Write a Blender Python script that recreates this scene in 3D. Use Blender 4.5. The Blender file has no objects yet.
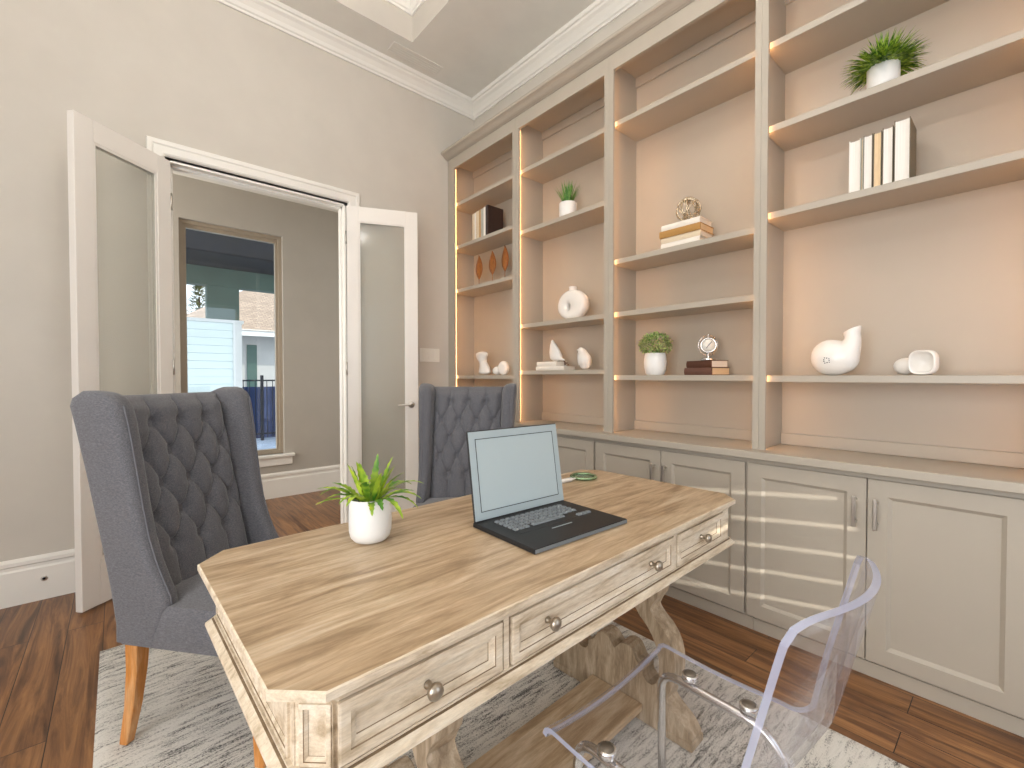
import bpy, bmesh, math, random
from mathutils import Vector, Matrix, Euler, noise
PI = math.pi
R = math.radians
C = bpy.context.scene.collection
random.seed(7)

# ------------------------------------------------------------------ materials
def mat(name, col=(.8, .8, .8), rough=.5, metal=0., **kw):
    m = bpy.data.materials.new(name); m.use_nodes = True
    b = m.node_tree.nodes['Principled BSDF']
    b.inputs['Base Color'].default_value = (*col, 1)
    b.inputs['Roughness'].default_value = rough
    b.inputs['Metallic'].default_value = metal
    for k, v in kw.items():
        b.inputs[k].default_value = v
    return m

def srgb(r, g, b):
    f = lambda c: (c / 255 / 12.92) if c / 255 <= .04045 else ((c / 255 + .055) / 1.055) ** 2.4
    return (f(r), f(g), f(b))

def N(m, t, **kw):
    n = m.node_tree.nodes.new(t)
    for k, v in kw.items():
        setattr(n, k, v)
    return n

def L(m, a, b):
    m.node_tree.links.new(a, b)

def bsdf(m):
    return m.node_tree.nodes['Principled BSDF']

def ramp(m, fac, stops):
    r = N(m, 'ShaderNodeValToRGB')
    while len(r.color_ramp.elements) < len(stops):
        r.color_ramp.elements.new(.5)
    for e, (p, c) in zip(r.color_ramp.elements, stops):
        e.position = p; e.color = (*c, 1)
    L(m, fac, r.inputs[0])
    return r.outputs[0]

def coords(m, scale=(1, 1, 1), kind='Object', rot=(0, 0, 0)):
    tc = N(m, 'ShaderNodeTexCoord'); mp = N(m, 'ShaderNodeMapping')
    mp.inputs['Scale'].default_value = scale; mp.inputs['Rotation'].default_value = rot
    L(m, tc.outputs[kind], mp.inputs[0])
    return mp.outputs[0]

def noise_tex(m, vec, scale, detail=4, rough=.55, dist=0.):
    n = N(m, 'ShaderNodeTexNoise')
    n.inputs['Scale'].default_value = scale; n.inputs['Detail'].default_value = detail
    n.inputs['Roughness'].default_value = rough; n.inputs['Distortion'].default_value = dist
    L(m, vec, n.inputs['Vector'])
    return n.outputs['Fac']

def bump(m, h, strength=.3, dist=.002):
    b = N(m, 'ShaderNodeBump'); b.inputs['Strength'].default_value = strength
    b.inputs['Distance'].default_value = dist
    L(m, h, b.inputs['Height']); L(m, b.outputs[0], bsdf(m).inputs['Normal'])

def mixc(m, fac, a, b, mode='MIX'):
    x = N(m, 'ShaderNodeMix', data_type='RGBA', blend_type=mode)
    if isinstance(fac, (int, float)): x.inputs[0].default_value = fac
    else: L(m, fac, x.inputs[0])
    for i, v in ((6, a), (7, b)):
        if isinstance(v, tuple): x.inputs[i].default_value = (*v, 1)
        else: L(m, v, x.inputs[i])
    return x.outputs[2]

def painted(name, col, rough=.55, var=.03, bumpy=.05):
    m = mat(name, col, rough)
    v = coords(m)
    n = noise_tex(m, v, 3.5, 3)
    a = tuple(c * (1 - var) for c in col); b = tuple(min(1, c * (1 + var)) for c in col)
    L(m, ramp(m, n, [(.3, a), (.7, b)]), bsdf(m).inputs['Base Color'])
    if bumpy:
        bump(m, noise_tex(m, v, 260, 2), bumpy, .0006)
    return m

def wood(name, stops, grain=(2, 40, 40), scale=1., rough=.5, bumpy=.12, spec=.5, rot=(0, 0, 0)):
    m = mat(name, stops[0][1], rough)
    bsdf(m).inputs['Specular IOR Level'].default_value = spec
    v = coords(m, grain, rot=rot)
    n = noise_tex(m, v, scale, 7, .62, .6)
    v2 = coords(m, tuple(g * 3 for g in grain), rot=rot)
    n2 = noise_tex(m, v2, scale * 2.2, 5, .7)
    c1 = ramp(m, n, stops)
    c2 = ramp(m, n2, [(.35, (.62, .6, .58)), (.62, (1, 1, 1))])
    L(m, mixc(m, .45, c1, c2, 'MULTIPLY'), bsdf(m).inputs['Base Color'])
    bump(m, n2, bumpy, .0015)
    return m

M = {}
M['wall'] = painted('wall_paint', srgb(206, 200, 190), .75)
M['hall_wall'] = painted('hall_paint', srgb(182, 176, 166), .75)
M['ceiling'] = painted('ceiling_paint', srgb(233, 230, 222), .85)
M['trim'] = painted('trim_paint', srgb(238, 235, 228), .4, .015, .02)
M['door'] = painted('door_paint', srgb(236, 231, 224), .38, .015, .02)
M['taupe'] = painted('cabinet_paint', srgb(179, 170, 156), .38, .02, .03)
M['frame_taupe'] = painted('window_frame_paint', srgb(165, 152, 134), .5, .03, .02)
M['nickel'] = mat('brushed_nickel', srgb(200, 195, 188), .28, 1.)
M['chrome'] = mat('chrome_tube', srgb(225, 225, 226), .2, 1.)
M['silver'] = mat('aged_silver', srgb(205, 192, 168), .25, 1.)
M['ceramic'] = mat('white_ceramic', srgb(242, 238, 232), .22)
M['matte_white'] = painted('matte_white_ceramic', srgb(238, 235, 230), .55, .02, .1)
M['pot_white'] = mat('glazed_pot_white', srgb(236, 235, 232), .45)
M['soil'] = painted('potting_soil', srgb(70, 66, 52), .95, .4, .6)
M['black'] = mat('laptop_black', srgb(30, 30, 32), .5)
M['laptop_edge'] = mat('laptop_edge_grey', srgb(128, 138, 146), .35, .4)
M['bezel'] = mat('laptop_bezel', srgb(172, 186, 190), .35, .1)
M['key'] = mat('laptop_key', srgb(122, 128, 132), .5)
M['screen'] = mat('screen_glass', srgb(178, 192, 195), .35)
M['line'] = mat('dark_seam', srgb(40, 44, 48), .5)
M['plate'] = mat('switch_plate', srgb(232, 230, 222), .4)
M['dark'] = mat('dark_hole', srgb(26, 24, 22), .8)
M['grille'] = painted('vent_paint', srgb(230, 227, 219), .8, .01, 0)
M['iron'] = mat('fence_iron', srgb(22, 26, 38), .5, .3)
M['page'] = None

def pages(name, col):
    m = mat(name, col, .85)
    v = coords(m, (3, 3, 420))
    n = noise_tex(m, v, 1., 2)
    L(m, mixc(m, .35, col, ramp(m, n, [(.35, tuple(c * .7 for c in col)), (.65, col)])), bsdf(m).inputs['Base Color'])
    return m
M['page'] = pages('book_pages_cream', srgb(240, 232, 220))
M['page_tan'] = pages('book_pages_tan', srgb(232, 205, 165))

def upages(name, col):
    m = mat(name, col, .85)
    v = coords(m, (3, 500, 3))
    n = noise_tex(m, v, 1., 2)
    L(m, mixc(m, .35, col, ramp(m, n, [(.35, tuple(c * .7 for c in col)), (.65, col)])), bsdf(m).inputs['Base Color'])
    return m
M['upage'] = upages('upright_pages_white', srgb(244, 238, 230))
M['upage_tan'] = upages('upright_pages_tan', srgb(236, 208, 168))
M['upage_cream'] = upages('upright_pages_cream', srgb(226, 208, 180))

# desk: limed, weathered oak
M['desk_top'] = wood('limed_oak_top', [(.34, srgb(156, 130, 100)), (.45, srgb(184, 157, 124)), (.55, srgb(201, 176, 144)), (.68, srgb(218, 198, 170))],
                     (3.2, 26, 26), 1.2, .36, .2, .5)
M['desk_body'] = wood('whitewashed_oak', [(.34, srgb(192, 172, 144)), (.46, srgb(222, 205, 180)), (.58, srgb(234, 220, 198)), (.72, srgb(243, 232, 215))],
                      (5, 30, 30), 1.3, .5, .25, .4)
M['desk_leg'] = wood('greyed_oak', [(.34, srgb(146, 126, 102)), (.5, srgb(178, 158, 132)), (.68, srgb(206, 188, 164))],
                     (30, 30, 5), 1.3, .5, .2, .4)
M['glaze_shade'] = wood('glaze_and_gap_shade', [(.3, srgb(122, 100, 76)), (.6, srgb(156, 134, 108))], (3, 20, 20), 1.3, .6, .1, .3)  # also paints gap shade onto the desk core, besides the glazed grooves
M['pewter'] = mat('pewter', srgb(176, 166, 152), .3, 1.)
M['oak_leg'] = wood('honey_oak_leg', [(.3, srgb(176, 104, 42)), (.5, srgb(212, 142, 72)), (.72, srgb(232, 184, 134))],
                    (30, 30, 3), 1.2, .45, .15, .4)
M['leaf_wood'] = wood('carved_brown_wood', [(.3, srgb(110, 62, 20)), (.6, srgb(168, 104, 44)), (.8, srgb(196, 130, 66))],
                      (20, 20, 20), 2., .45, .5, .4)

def floor_material():
    m = mat('hardwood_planks', srgb(120, 80, 48), .32)
    tc = N(m, 'ShaderNodeTexCoord'); mp = N(m, 'ShaderNodeMapping')
    mp.inputs['Rotation'].default_value = (0, 0, PI / 2)
    L(m, tc.outputs['Object'], mp.inputs[0])
    br = N(m, 'ShaderNodeTexBrick'); L(m, mp.outputs[0], br.inputs['Vector'])
    br.offset = .37; br.inputs['Scale'].default_value = 1
    br.inputs['Brick Width'].default_value = 1.35; br.inputs['Row Height'].default_value = .127
    br.inputs['Mortar Size'].default_value = .0016; br.inputs['Mortar Smooth'].default_value = .2
    br.inputs['Color1'].default_value = (.0, .0, .0, 1); br.inputs['Color2'].default_value = (1, 1, 1, 1)
    br.inputs['Mortar'].default_value = (.5, .5, .5, 1); br.inputs['Bias'].default_value = 0
    v = coords(m, (22, 1.6, 1))
    add = N(m, 'ShaderNodeVectorMath', operation='ADD'); sc = N(m, 'ShaderNodeVectorMath', operation='SCALE')
    L(m, br.outputs['Color'], sc.inputs[0]); sc.inputs['Scale'].default_value = 9.
    L(m, v, add.inputs[0]); L(m, sc.outputs[0], add.inputs[1])
    g = noise_tex(m, add.outputs[0], 1.1, 8, .66, 1.1)
    c = ramp(m, g, [(.30, srgb(80, 50, 28)), (.44, srgb(122, 82, 50)), (.56, srgb(154, 108, 66)), (.74, srgb(188, 138, 88))])
    big = noise_tex(m, coords(m, (5, 1.2, 1)), 1.2, 3)
    c = mixc(m, .55, c, ramp(m, big, [(.35, (.55, .5, .48)), (.62, (1.0, 1.0, 1.0))]), 'MULTIPLY')
    tone = ramp(m, br.outputs['Color'], [(0, (.72, .70, .70)), (1, (1.0, 1.0, 1.0))])
    c = mixc(m, .8, c, tone, 'MULTIPLY')
    c = mixc(m, br.outputs['Fac'], c, srgb(38, 22, 14))
    L(m, c, bsdf(m).inputs['Base Color'])
    bsdf(m).inputs['Specular IOR Level'].default_value = .5
    sub = N(m, 'ShaderNodeMath', operation='SUBTRACT'); L(m, g, sub.inputs[0]); L(m, br.outputs['Fac'], sub.inputs[1])
    bump(m, sub.outputs[0], .25, .0015)
    return m
M['floor'] = floor_material()

def rug_material():
    m = mat('woven_rug', srgb(205, 200, 190), .95)
    v = coords(m, (9, 60, 1))
    s = noise_tex(m, v, 1., 5, .65, .3)
    fine = noise_tex(m, coords(m, (150, 230, 1)), 1., 3, .8)
    mid = noise_tex(m, coords(m, (1.3, 3.2, 1)), 1., 2)
    a = N(m, 'ShaderNodeMath', operation='MULTIPLY_ADD'); L(m, fine, a.inputs[0]); a.inputs[1].default_value = .9; L(m, s, a.inputs[2])
    b = N(m, 'ShaderNodeMath', operation='MULTIPLY_ADD'); L(m, mid, b.inputs[0]); b.inputs[1].default_value = .38; L(m, a.outputs[0], b.inputs[2])
    c = ramp(m, b.outputs[0], [(.84, srgb(100, 98, 94)), (.95, srgb(150, 147, 140)), (1.0, srgb(205, 200, 190)), (1.0, srgb(226, 221, 212))])
    mr = N(m, 'ShaderNodeMapRange'); L(m, b.outputs[0], mr.inputs[0])
    mr.inputs[1].default_value = .82; mr.inputs[2].default_value = 1.42
    c = ramp(m, mr.outputs[0], [(.18, srgb(92, 91, 89)), (.31, srgb(142, 139, 134)), (.43, srgb(206, 202, 194)), (.62, srgb(234, 230, 222))])
    L(m, c, bsdf(m).inputs['Base Color'])
    bump(m, b.outputs[0], .7, .006)
    return m
M['rug'] = rug_material()

def fabric_material():
    m = mat('charcoal_linen', srgb(104, 104, 110), .9)
    bsdf(m).inputs['Sheen Weight'].default_value = .3
    n = noise_tex(m, coords(m, (1, 1, 1)), 520, 3, .8)
    n2 = noise_tex(m, coords(m, (1, .35, 1)), 300, 3, .6)
    a = N(m, 'ShaderNodeMath', operation='ADD'); L(m, n, a.inputs[0]); L(m, n2, a.inputs[1])
    mr = N(m, 'ShaderNodeMath', operation='MULTIPLY'); L(m, a.outputs[0], mr.inputs[0]); mr.inputs[1].default_value = .5
    L(m, ramp(m, mr.outputs[0], [(.36, srgb(78, 78, 83)), (.5, srgb(98, 98, 103)), (.66, srgb(124, 124, 129))]), bsdf(m).inputs['Base Color'])
    bump(m, n, .5, .0012)
    return m
M['fabric'] = fabric_material()
M['button'] = mat('covered_button', srgb(88, 88, 93), .8)
M['piping'] = mat('chair_piping', srgb(106, 106, 112), .9)

def leafmat(name, c1, c2, scale=30):
    m = mat(name, c1, .5)
    n = noise_tex(m, coords(m), scale, 2)
    L(m, ramp(m, n, [(.38, c1), (.62, c2)]), bsdf(m).inputs['Base Color'])
    bsdf(m).inputs['Subsurface Weight'].default_value = 0
    return m
M['fern'] = leafmat('fern_green', srgb(70, 128, 32), srgb(184, 206, 60), 22)
M['grass'] = leafmat('grass_green', srgb(52, 100, 24), srgb(160, 190, 62), 60)
M['grass2'] = leafmat('grass_mid_green', srgb(62, 122, 44), srgb(120, 166, 80), 60)
M['box'] = leafmat('boxwood_green', srgb(92, 140, 58), srgb(206, 220, 150), 90)

def clear_material(name, tint, spec=.12, rough=.02, edge=.35, edgecol=(.85, .87, .95), base=0.):
    """thin transparent sheet: see-through, with a mirror share that grows at grazing angles"""
    m = bpy.data.materials.new(name); m.use_nodes = True
    nt = m.node_tree; nt.nodes.clear()
    out = N(m, 'ShaderNodeOutputMaterial')
    tr = N(m, 'ShaderNodeBsdfTransparent'); tr.inputs[0].default_value = (*tint, 1)
    gl = N(m, 'ShaderNodeBsdfGlossy'); gl.inputs['Roughness'].default_value = rough
    df = N(m, 'ShaderNodeBsdfDiffuse'); df.inputs[0].default_value = (*edgecol, 1)
    lw = N(m, 'ShaderNodeLayerWeight'); lw.inputs[0].default_value = .5
    pw = N(m, 'ShaderNodeMath', operation='POWER'); L(m, lw.outputs['Facing'], pw.inputs[0]); pw.inputs[1].default_value = 4
    mr = N(m, 'ShaderNodeMapRange'); L(m, pw.outputs[0], mr.inputs[0])
    mr.inputs[3].default_value = spec * .5; mr.inputs[4].default_value = min(1, spec + .45)
    mx = N(m, 'ShaderNodeMixShader'); L(m, mr.outputs[0], mx.inputs[0]); L(m, tr.outputs[0], mx.inputs[1]); L(m, gl.outputs[0], mx.inputs[2])
    mr2 = N(m, 'ShaderNodeMapRange'); L(m, lw.outputs['Facing'], mr2.inputs[0])
    mr2.inputs[1].default_value = .45; mr2.inputs[2].default_value = 1; mr2.inputs[3].default_value = base; mr2.inputs[4].default_value = edge
    mx2 = N(m, 'ShaderNodeMixShader'); L(m, mr2.outputs[0], mx2.inputs[0]); L(m, mx.outputs[0], mx2.inputs[1]); L(m, df.outputs[0], mx2.inputs[2])
    L(m, mx2.outputs[0], out.inputs[0])
    return m
M['glass'] = clear_material('clear_glass', (.93, .95, .93), .10, .0, .12, (.7, .74, .7))
M['door_glass'] = clear_material('door_glass', (.95, .95, .93), .03, .12, .30, (.78, .78, .73), .20)
M['acrylic'] = clear_material('clear_acrylic', (.975, .97, .98), .07, .02, .10, (.85, .84, .9))
M['acrylic_edge'] = mat('acrylic_edge', srgb(190, 196, 224), .12)
bsdf(M['acrylic_edge']).inputs['Alpha'].default_value = .55
M['lens'] = clear_material('magnifier_lens', (.82, .93, .86), .2, .0, .2, (.5, .7, .6))

def emit(name, col, s):
    m = bpy.data.materials.new(name); m.use_nodes = True
    m.node_tree.nodes.clear()
    e = N(m, 'ShaderNodeEmission'); o = N(m, 'ShaderNodeOutputMaterial')
    e.inputs[0].default_value = (*col, 1); e.inputs[1].default_value = s
    L(m, e.outputs[0], o.inputs[0])
    return m
M['led'] = emit('warm_led', (1., .47, .17), 11.5)

# ------------------------------------------------------------------ mesh helpers
class MB:
    def __init__(s): s.bm = bmesh.new()
    def face(s, vs, mi=0, smooth=False):
        try:
            f = s.bm.faces.new(vs); f.material_index = mi; f.smooth = smooth; return f
        except ValueError: return None
    def box(s, x0, x1, y0, y1, z0, z1, bev=0., mi=0, seg=1):
        g = bmesh.ops.create_cube(s.bm, size=1)
        for v in g['verts']:
            v.co = Vector((x0 + (v.co.x + .5) * (x1 - x0), y0 + (v.co.y + .5) * (y1 - y0), z0 + (v.co.z + .5) * (z1 - z0)))
        es = set()
        for v in g['verts']:
            for f in v.link_faces: f.material_index = mi
            es.update(v.link_edges)
        if bev: bmesh.ops.bevel(s.bm, geom=list(es), offset=bev, segments=seg, affect='EDGES', profile=.5)
        return s
    def loft(s, rings, closed=True, cap=True, mi=0, smooth=True):
        rr = [[s.bm.verts.new(p) for p in r] for r in rings]
        n = len(rr[0])
        for a, b in zip(rr, rr[1:]):
            for i in range(n if closed else n - 1):
                j = (i + 1) % n
                s.face((a[i], a[j], b[j], b[i]), mi, smooth)
        if cap:
            s.face(list(reversed(rr[0])), mi, False); s.face(rr[-1], mi, False)
        return s
    def lathe(s, prof, c=(0, 0, 0), n=32, mi=0, smooth=True, cap=True, axis='z', sx=1., sy=1.):
        rings = []
        for r, z in prof:
            ring = []
            for i in range(n):
                a = 2 * PI * i / n
                p = (r * sx * math.cos(a), r * sy * math.sin(a), z)
                if axis == 'x': p = (p[2], p[0], p[1])
                if axis == 'y': p = (p[1], p[2], p[0])
                ring.append((c[0] + p[0], c[1] + p[1], c[2] + p[2]))
            rings.append(ring)
        return s.loft(rings, True, cap, mi, smooth)
    def tube(s, pts, r, n=10, mi=0, cap=True, closed=False):
        pts = [Vector(p) for p in pts]
        k = len(pts)
        rad = r if isinstance(r, (list, tuple)) else [r] * k
        rings = []; up = None
        for i, p in enumerate(pts):
            if closed: t = pts[(i + 1) % k] - pts[i - 1]
            else: t = (pts[min(i + 1, k - 1)] - pts[max(i - 1, 0)])
            t.normalize()
            if up is None:
                up = Vector((0, 0, 1)) if abs(t.z) < .9 else Vector((1, 0, 0))
            up = (up - t * up.dot(t)).normalized(); w = t.cross(up)
            rings.append([p + (up * math.cos(2 * PI * q / n) + w * math.sin(2 * PI * q / n)) * rad[i] for q in range(n)])
        if closed:
            rings.append(rings[0])
            return s.loft(rings, True, False, mi)
        return s.loft(rings, True, cap, mi)
    def prism(s, poly, a, b, plane='yz', mi=0, smooth=False, bev=0.):
        """polygon in a plane, extruded along the third axis from a to b"""
        def P(p, w):
            if plane == 'yz': return (w, p[0], p[1])
            if plane == 'xz': return (p[0], w, p[1])
            return (p[0], p[1], w)
        A = [s.bm.verts.new(P(p, a)) for p in poly]; B = [s.bm.verts.new(P(p, b)) for p in poly]
        n = len(poly); fs = []
        for i in range(n):
            f = s.face((A[i], A[(i + 1) % n], B[(i + 1) % n], B[i]), mi, smooth); fs.append(f)
        fs.append(s.face(list(reversed(A)), mi)); fs.append(s.face(B, mi))
        if bev:
            es = set()
            for f in fs[-2:]:
                if f: es.update(f.edges)
            bmesh.ops.bevel(s.bm, geom=list(es), offset=bev, segments=2, affect='EDGES', profile=.5)
        return s
    def rings_rect(s, levels, mi=0, mitre=True):
        """levels: list of (x0,x1,z0,z1,y) rectangles; builds a stepped / moulded panel front seen from -y"""
        prev = None
        for (x0, x1, z0, z1, y) in levels:
            cur = [s.bm.verts.new(p) for p in ((x0, y, z0), (x1, y, z0), (x1, y, z1), (x0, y, z1))]
            if prev:
                for i in range(4): s.face((prev[i], prev[(i + 1) % 4], cur[(i + 1) % 4], cur[i]), mi)
            prev = cur
        s.face(prev, mi)
        return s
    def xf(s, mtx):
        bmesh.ops.transform(s.bm, matrix=mtx, verts=s.bm.verts); return s
    def build(s, name, m, parent=None, label=None, world=True, kind=None):
        """world=True: vertices are given in world space and the parent is unrotated."""
        bm = s.bm
        bmesh.ops.recalc_face_normals(bm, faces=bm.faces)
        me = bpy.data.meshes.new(name)
        off = Vector((0, 0, 0))
        p = parent
        while p is not None:
            if world: off += Vector(p.location)
            p = p.parent
        if parent is None and world:
            xs = [v.co for v in bm.verts]
            lo = Vector((min(v.x for v in xs), min(v.y for v in xs), min(v.z for v in xs)))
            hi = Vector((max(v.x for v in xs), max(v.y for v in xs), max(v.z for v in xs)))
            off = Vector(((lo.x + hi.x) / 2, (lo.y + hi.y) / 2, lo.z))
        if off.length > 0: bmesh.ops.translate(bm, vec=-off, verts=bm.verts)
        bm.to_mesh(me); bm.free()
        for mm in (m if isinstance(m, (list, tuple)) else [m]): me.materials.append(mm)
        o = bpy.data.objects.new(name, me); C.objects.link(o)
        if parent is not None: o.parent = parent
        elif world: o.location = off
        if label: o['label'] = label
        if kind: o['kind'] = kind
        return o

def thing(name, label, cat, loc=(0, 0, 0), rz=0., group=None):
    o = bpy.data.objects.new(name, None); C.objects.link(o)
    o.empty_display_size = .05
    o.location = loc; o.rotation_euler = (0, 0, rz)
    o['label'] = label; o['category'] = cat
    if group: o['group'] = group
    return o

def tag(o, label, cat, group=None):
    o['label'] = label; o['category'] = cat
    if group: o['group'] = group
    return o

def struct(mb, name, m, label=None):
    o = mb.build(name, m); o['kind'] = 'structure'
    if label: o['label'] = label; 
    return o

def smooth(o, ang=40):
    me = o.data
    for p in me.polygons: p.use_smooth = True
    try: me.set_sharp_from_angle(angle=R(ang))
    except Exception: pass
    return o

def copy_part(o, parent, loc=None):
    c = o.copy(); C.objects.link(c); c.parent = parent
    if loc is not None: c.location = loc
    return c

def remesh_blob(balls, voxel=.004, smooth_it=8):
    """one continuous surface from overlapping ellipsoids: (centre, radius or (rx,ry,rz))"""
    bm = bmesh.new()
    for c, r in balls:
        if not isinstance(r, (tuple, list)): r = (r, r, r)
        mtx = Matrix.Translation(c) @ Matrix.Diagonal((*r, 1))
        bmesh.ops.create_icosphere(bm, subdivisions=3, radius=1, matrix=mtx)
    me = bpy.data.meshes.new('tmp'); bm.to_mesh(me); bm.free()
    o = bpy.data.objects.new('tmp', me); C.objects.link(o)
    md = o.modifiers.new('r', 'REMESH'); md.mode = 'VOXEL'; md.voxel_size = voxel
    sm = o.modifiers.new('s', 'SMOOTH'); sm.iterations = smooth_it; sm.factor = .5
    bpy.context.view_layer.update()
    ev = o.evaluated_get(bpy.context.evaluated_depsgraph_get())
    out = bmesh.new(); out.from_mesh(ev.to_mesh()); ev.to_mesh_clear()
    bpy.data.objects.remove(o, do_unlink=True); bpy.data.meshes.remove(me)
    for f in out.faces: f.smooth = True
    mb = MB(); mb.bm.free(); mb.bm = out
    return mb

def chain(pts, n=10):
    """interpolated balls along [(p, r), ...]"""
    out = []
    for (a, ra), (b, rb) in zip(pts, pts[1:]):
        a = Vector(a); b = Vector(b)
        ra = ra if isinstance(ra, tuple) else (ra,) * 3; rb = rb if isinstance(rb, tuple) else (rb,) * 3
        for i in range(n):
            t = i / n
            out.append((a.lerp(b, t), tuple(x + (y - x) * t for x, y in zip(ra, rb))))
    p, r = pts[-1]; out.append((Vector(p), r))
    return out

# ------------------------------------------------------------------ the room
WX = 2.58          # wall behind the bookcases
WY = 3.485         # wall with the double doors
BY = -1.65         # window wall behind the camera
LX = -2.2          # left wall, out of frame
CZ = 3.755         # ceiling
HY = 4.87          # hall wall
HX = 2.02          # hall end wall
HZ = 2.95          # hall ceiling

struct(MB().box(LX - .1, WX + .1, BY - .1, HY + .1, -.08, 0), 'floor', M['floor'])
# door wall with opening
OX0, OX1, OZ = .25, 1.345, 2.53
w = MB()
w.box(LX - .1, OX0, WY, WY + .115, 0, 4.2); w.box(OX1, WX + .1, WY, WY + .115, 0, 4.2); w.box(OX0, OX1, WY, WY + .115, OZ, 4.2)
struct(w, 'wall_back', M['wall'])
struct(MB().box(WX, WX + .1, BY - .1, WY, 0, 4.2), 'wall_right', M['wall'])
struct(MB().box(LX - .1, LX, BY - .1, WY, 0, 4.2), 'wall_left', M['wall'])
# window wall behind the camera: three openings
w = MB()
wins = [(-1.75, -.60, .45, 2.75), (-.46, .56, .45, 2.75), (.75, 2.05, .45, 2.75)]
xs = [LX - .1] + [v for q in wins for v in q[:2]] + [WX + .1]
for a, b in zip(xs[0::2], xs[1::2]): w.box(a, b, BY - .12, BY, 0, 4.2)
for x0, x1, z0, z1 in wins:
    w.box(x0, x1, BY - .12, BY, 0, z0); w.box(x0, x1, BY - .12, BY, z1, 4.2)
struct(w, 'wall_front', M['wall'])
for i, (x0, x1, z0, z1) in enumerate(wins):
    f = MB(); t = .06
    f.box(x0, x0 + t, BY - .10, BY - .02, z0, z1); f.box(x1 - t, x1, BY - .10, BY - .02, z0, z1)
    f.box(x0, x1, BY - .10, BY - .02, z0, z0 + t); f.box(x0, x1, BY - .10, BY - .02, z1 - t, z1)
    fo = f.build('window_%d' % (i + 2), M['trim']); fo['kind'] = 'structure'
# shutter in the middle window: louvres, open a crack low down
sh = thing('window_shutter', 'white louvred shutter closed over the window behind the camera', 'shutter', (.05, BY + .02, .45))
fr = MB(); x0, x1 = -.47, .57; SY = BY + .018
fr.box(x0, x0 + .07, SY - .015, SY + .015, .43, 2.77); fr.box(x1 - .07, x1, SY - .015, SY + .015, .43, 2.77)
fr.box(x0 + .07, x1 - .07, SY - .015, SY + .015, .43, .56); fr.box(x0 + .07, x1 - .07, SY - .015, SY + .015, 2.64, 2.77)
fr.build('shutter_frame', M['trim'], sh)
z = .575; k = 0
while z < 2.64:
    op = z < .90
    h = .084 if op else .1
    lv = MB().box(x0 + .06, x1 - .06, SY - .004, SY + .004, z - .004, min(z + h, 2.645))
    lv.build('louvre', M['trim'], sh); z += .097; k += 1

# ceiling with raised tray
T = (-1.25, 1.73, -.55, 3.125); TZ = 4.07
c = MB()
c.box(LX, WX, BY, T[2] - .003, CZ, CZ + .05); c.box(LX, WX, T[3] + .003, WY, CZ, CZ + .05)
c.box(LX, T[0] - .003, T[2] - .003, T[3] + .003, CZ, CZ + .05); c.box(T[1] + .003, WX, T[2] - .003, T[3] + .003, CZ, CZ + .05)
struct(c, 'ceiling', M['ceiling'])
c = MB()
c.box(T[0] - .04, T[1] + .04, T[2] - .04, T[2], CZ + .0002, TZ); c.box(T[0] - .04, T[1] + .04, T[3], T[3] + .04, CZ + .0002, TZ)
c.box(T[0] - .04, T[0], T[2], T[3], CZ + .0002, TZ); c.box(T[1], T[1] + .04, T[2], T[3], CZ + .0002, TZ)
struct(c, 'trim_1', M['wall'])
struct(MB().box(T[0] - .05, T[1] + .05, T[2] - .05, T[3] + .05, TZ, TZ + .05), 'trim_2', M['ceiling'])

CROWN = [(0, 0), (.012, 0), (.016, .014), (.026, .02), (.036, .042), (.058, .068), (.078, .082), (.084, .094), (.096, .098), (.1, .112), (.1, .125), (0, .125)]
def crown_ring(x0, x1, y0, y1, ztop, s, name, m):
    """mitred crown around the inside of a rectangle"""
    mb = MB(); rings = []
    for p, z in CROWN:
        p *= s; zz = ztop - (.125 - z) * s
        rings.append([(x0 + p, y0 + p, zz), (x1 - p, y0 + p, zz), (x1 - p, y1 - p, zz), (x0 + p, y1 - p, zz)])
    mb.loft(rings, True, False, 0, False)
    return struct(mb, name, m)
crown_ring(LX, WX, BY, WY, CZ, 1., 'trim_3', M['trim'])
crown_ring(T[0], T[1], T[2], T[3], TZ, .95, 'trim_4', M['trim'])

# baseboards
BASE = [(0, 0), (.018, 0), (.018, .175), (.012, .185), (.012, .2), (.02, .207), (.02, .225), (.008, .24), (0, .24)]
def baseboard(x0, x1, y, name, m=None, h=1.):
    mb = MB(); mb.loft([[(x0, y - p, z * h) for p, z in BASE], [(x1, y - p, z * h) for p, z in BASE]], True, True, 0, False)
    return struct(mb, name, m or M['trim'])
baseboard(LX, .148, WY, 'baseboard_back')
baseboard(1.452, 2.24, WY, 'baseboard_back_right')
baseboard(-1.5, HX, HY, 'baseboard_hall', h=1.03)
mb = MB(); mb.loft([[(LX + p, BY, z) for p, z in BASE], [(LX + p, WY, z) for p, z in BASE]], True, True, 0, False)
struct(mb, 'baseboard_left', M['trim'])

# door casing and jamb
cs = MB()
CAS = [(0, 0), (.012, 0), (.014, .0), (.02, -.012), (.03, -.018), (.07, -.018), (.078, -.024), (.1, -.024), (.104, -.02), (.104, 0)]
def casing(side):
    pr = [(p if side == 'L' else p, d) for p, d in CAS]
ring = []
for p, d in CAS:
    ring.append([(OX0 - p, WY + d, 0), (OX0 - p, WY + d, OZ + p), (OX1 + p, WY + d, OZ + p), (OX1 + p, WY + d, 0)])
rr = [[cs.bm.verts.new(v) for v in r] for r in ring]
for a, b in zip(rr, rr[1:]):
    for i in range(3): cs.face((a[i], a[i + 1], b[i + 1], b[i]))
struct(cs, 'trim_5', M['trim'])
jb = MB(); jt = .012
jb.box(OX0, OX0 + jt, WY, WY + .115, 0, OZ); jb.box(OX1 - jt, OX1, WY, WY + .115, 0, OZ); jb.box(OX0, OX1, WY, WY + .115, OZ - jt, OZ)
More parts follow.
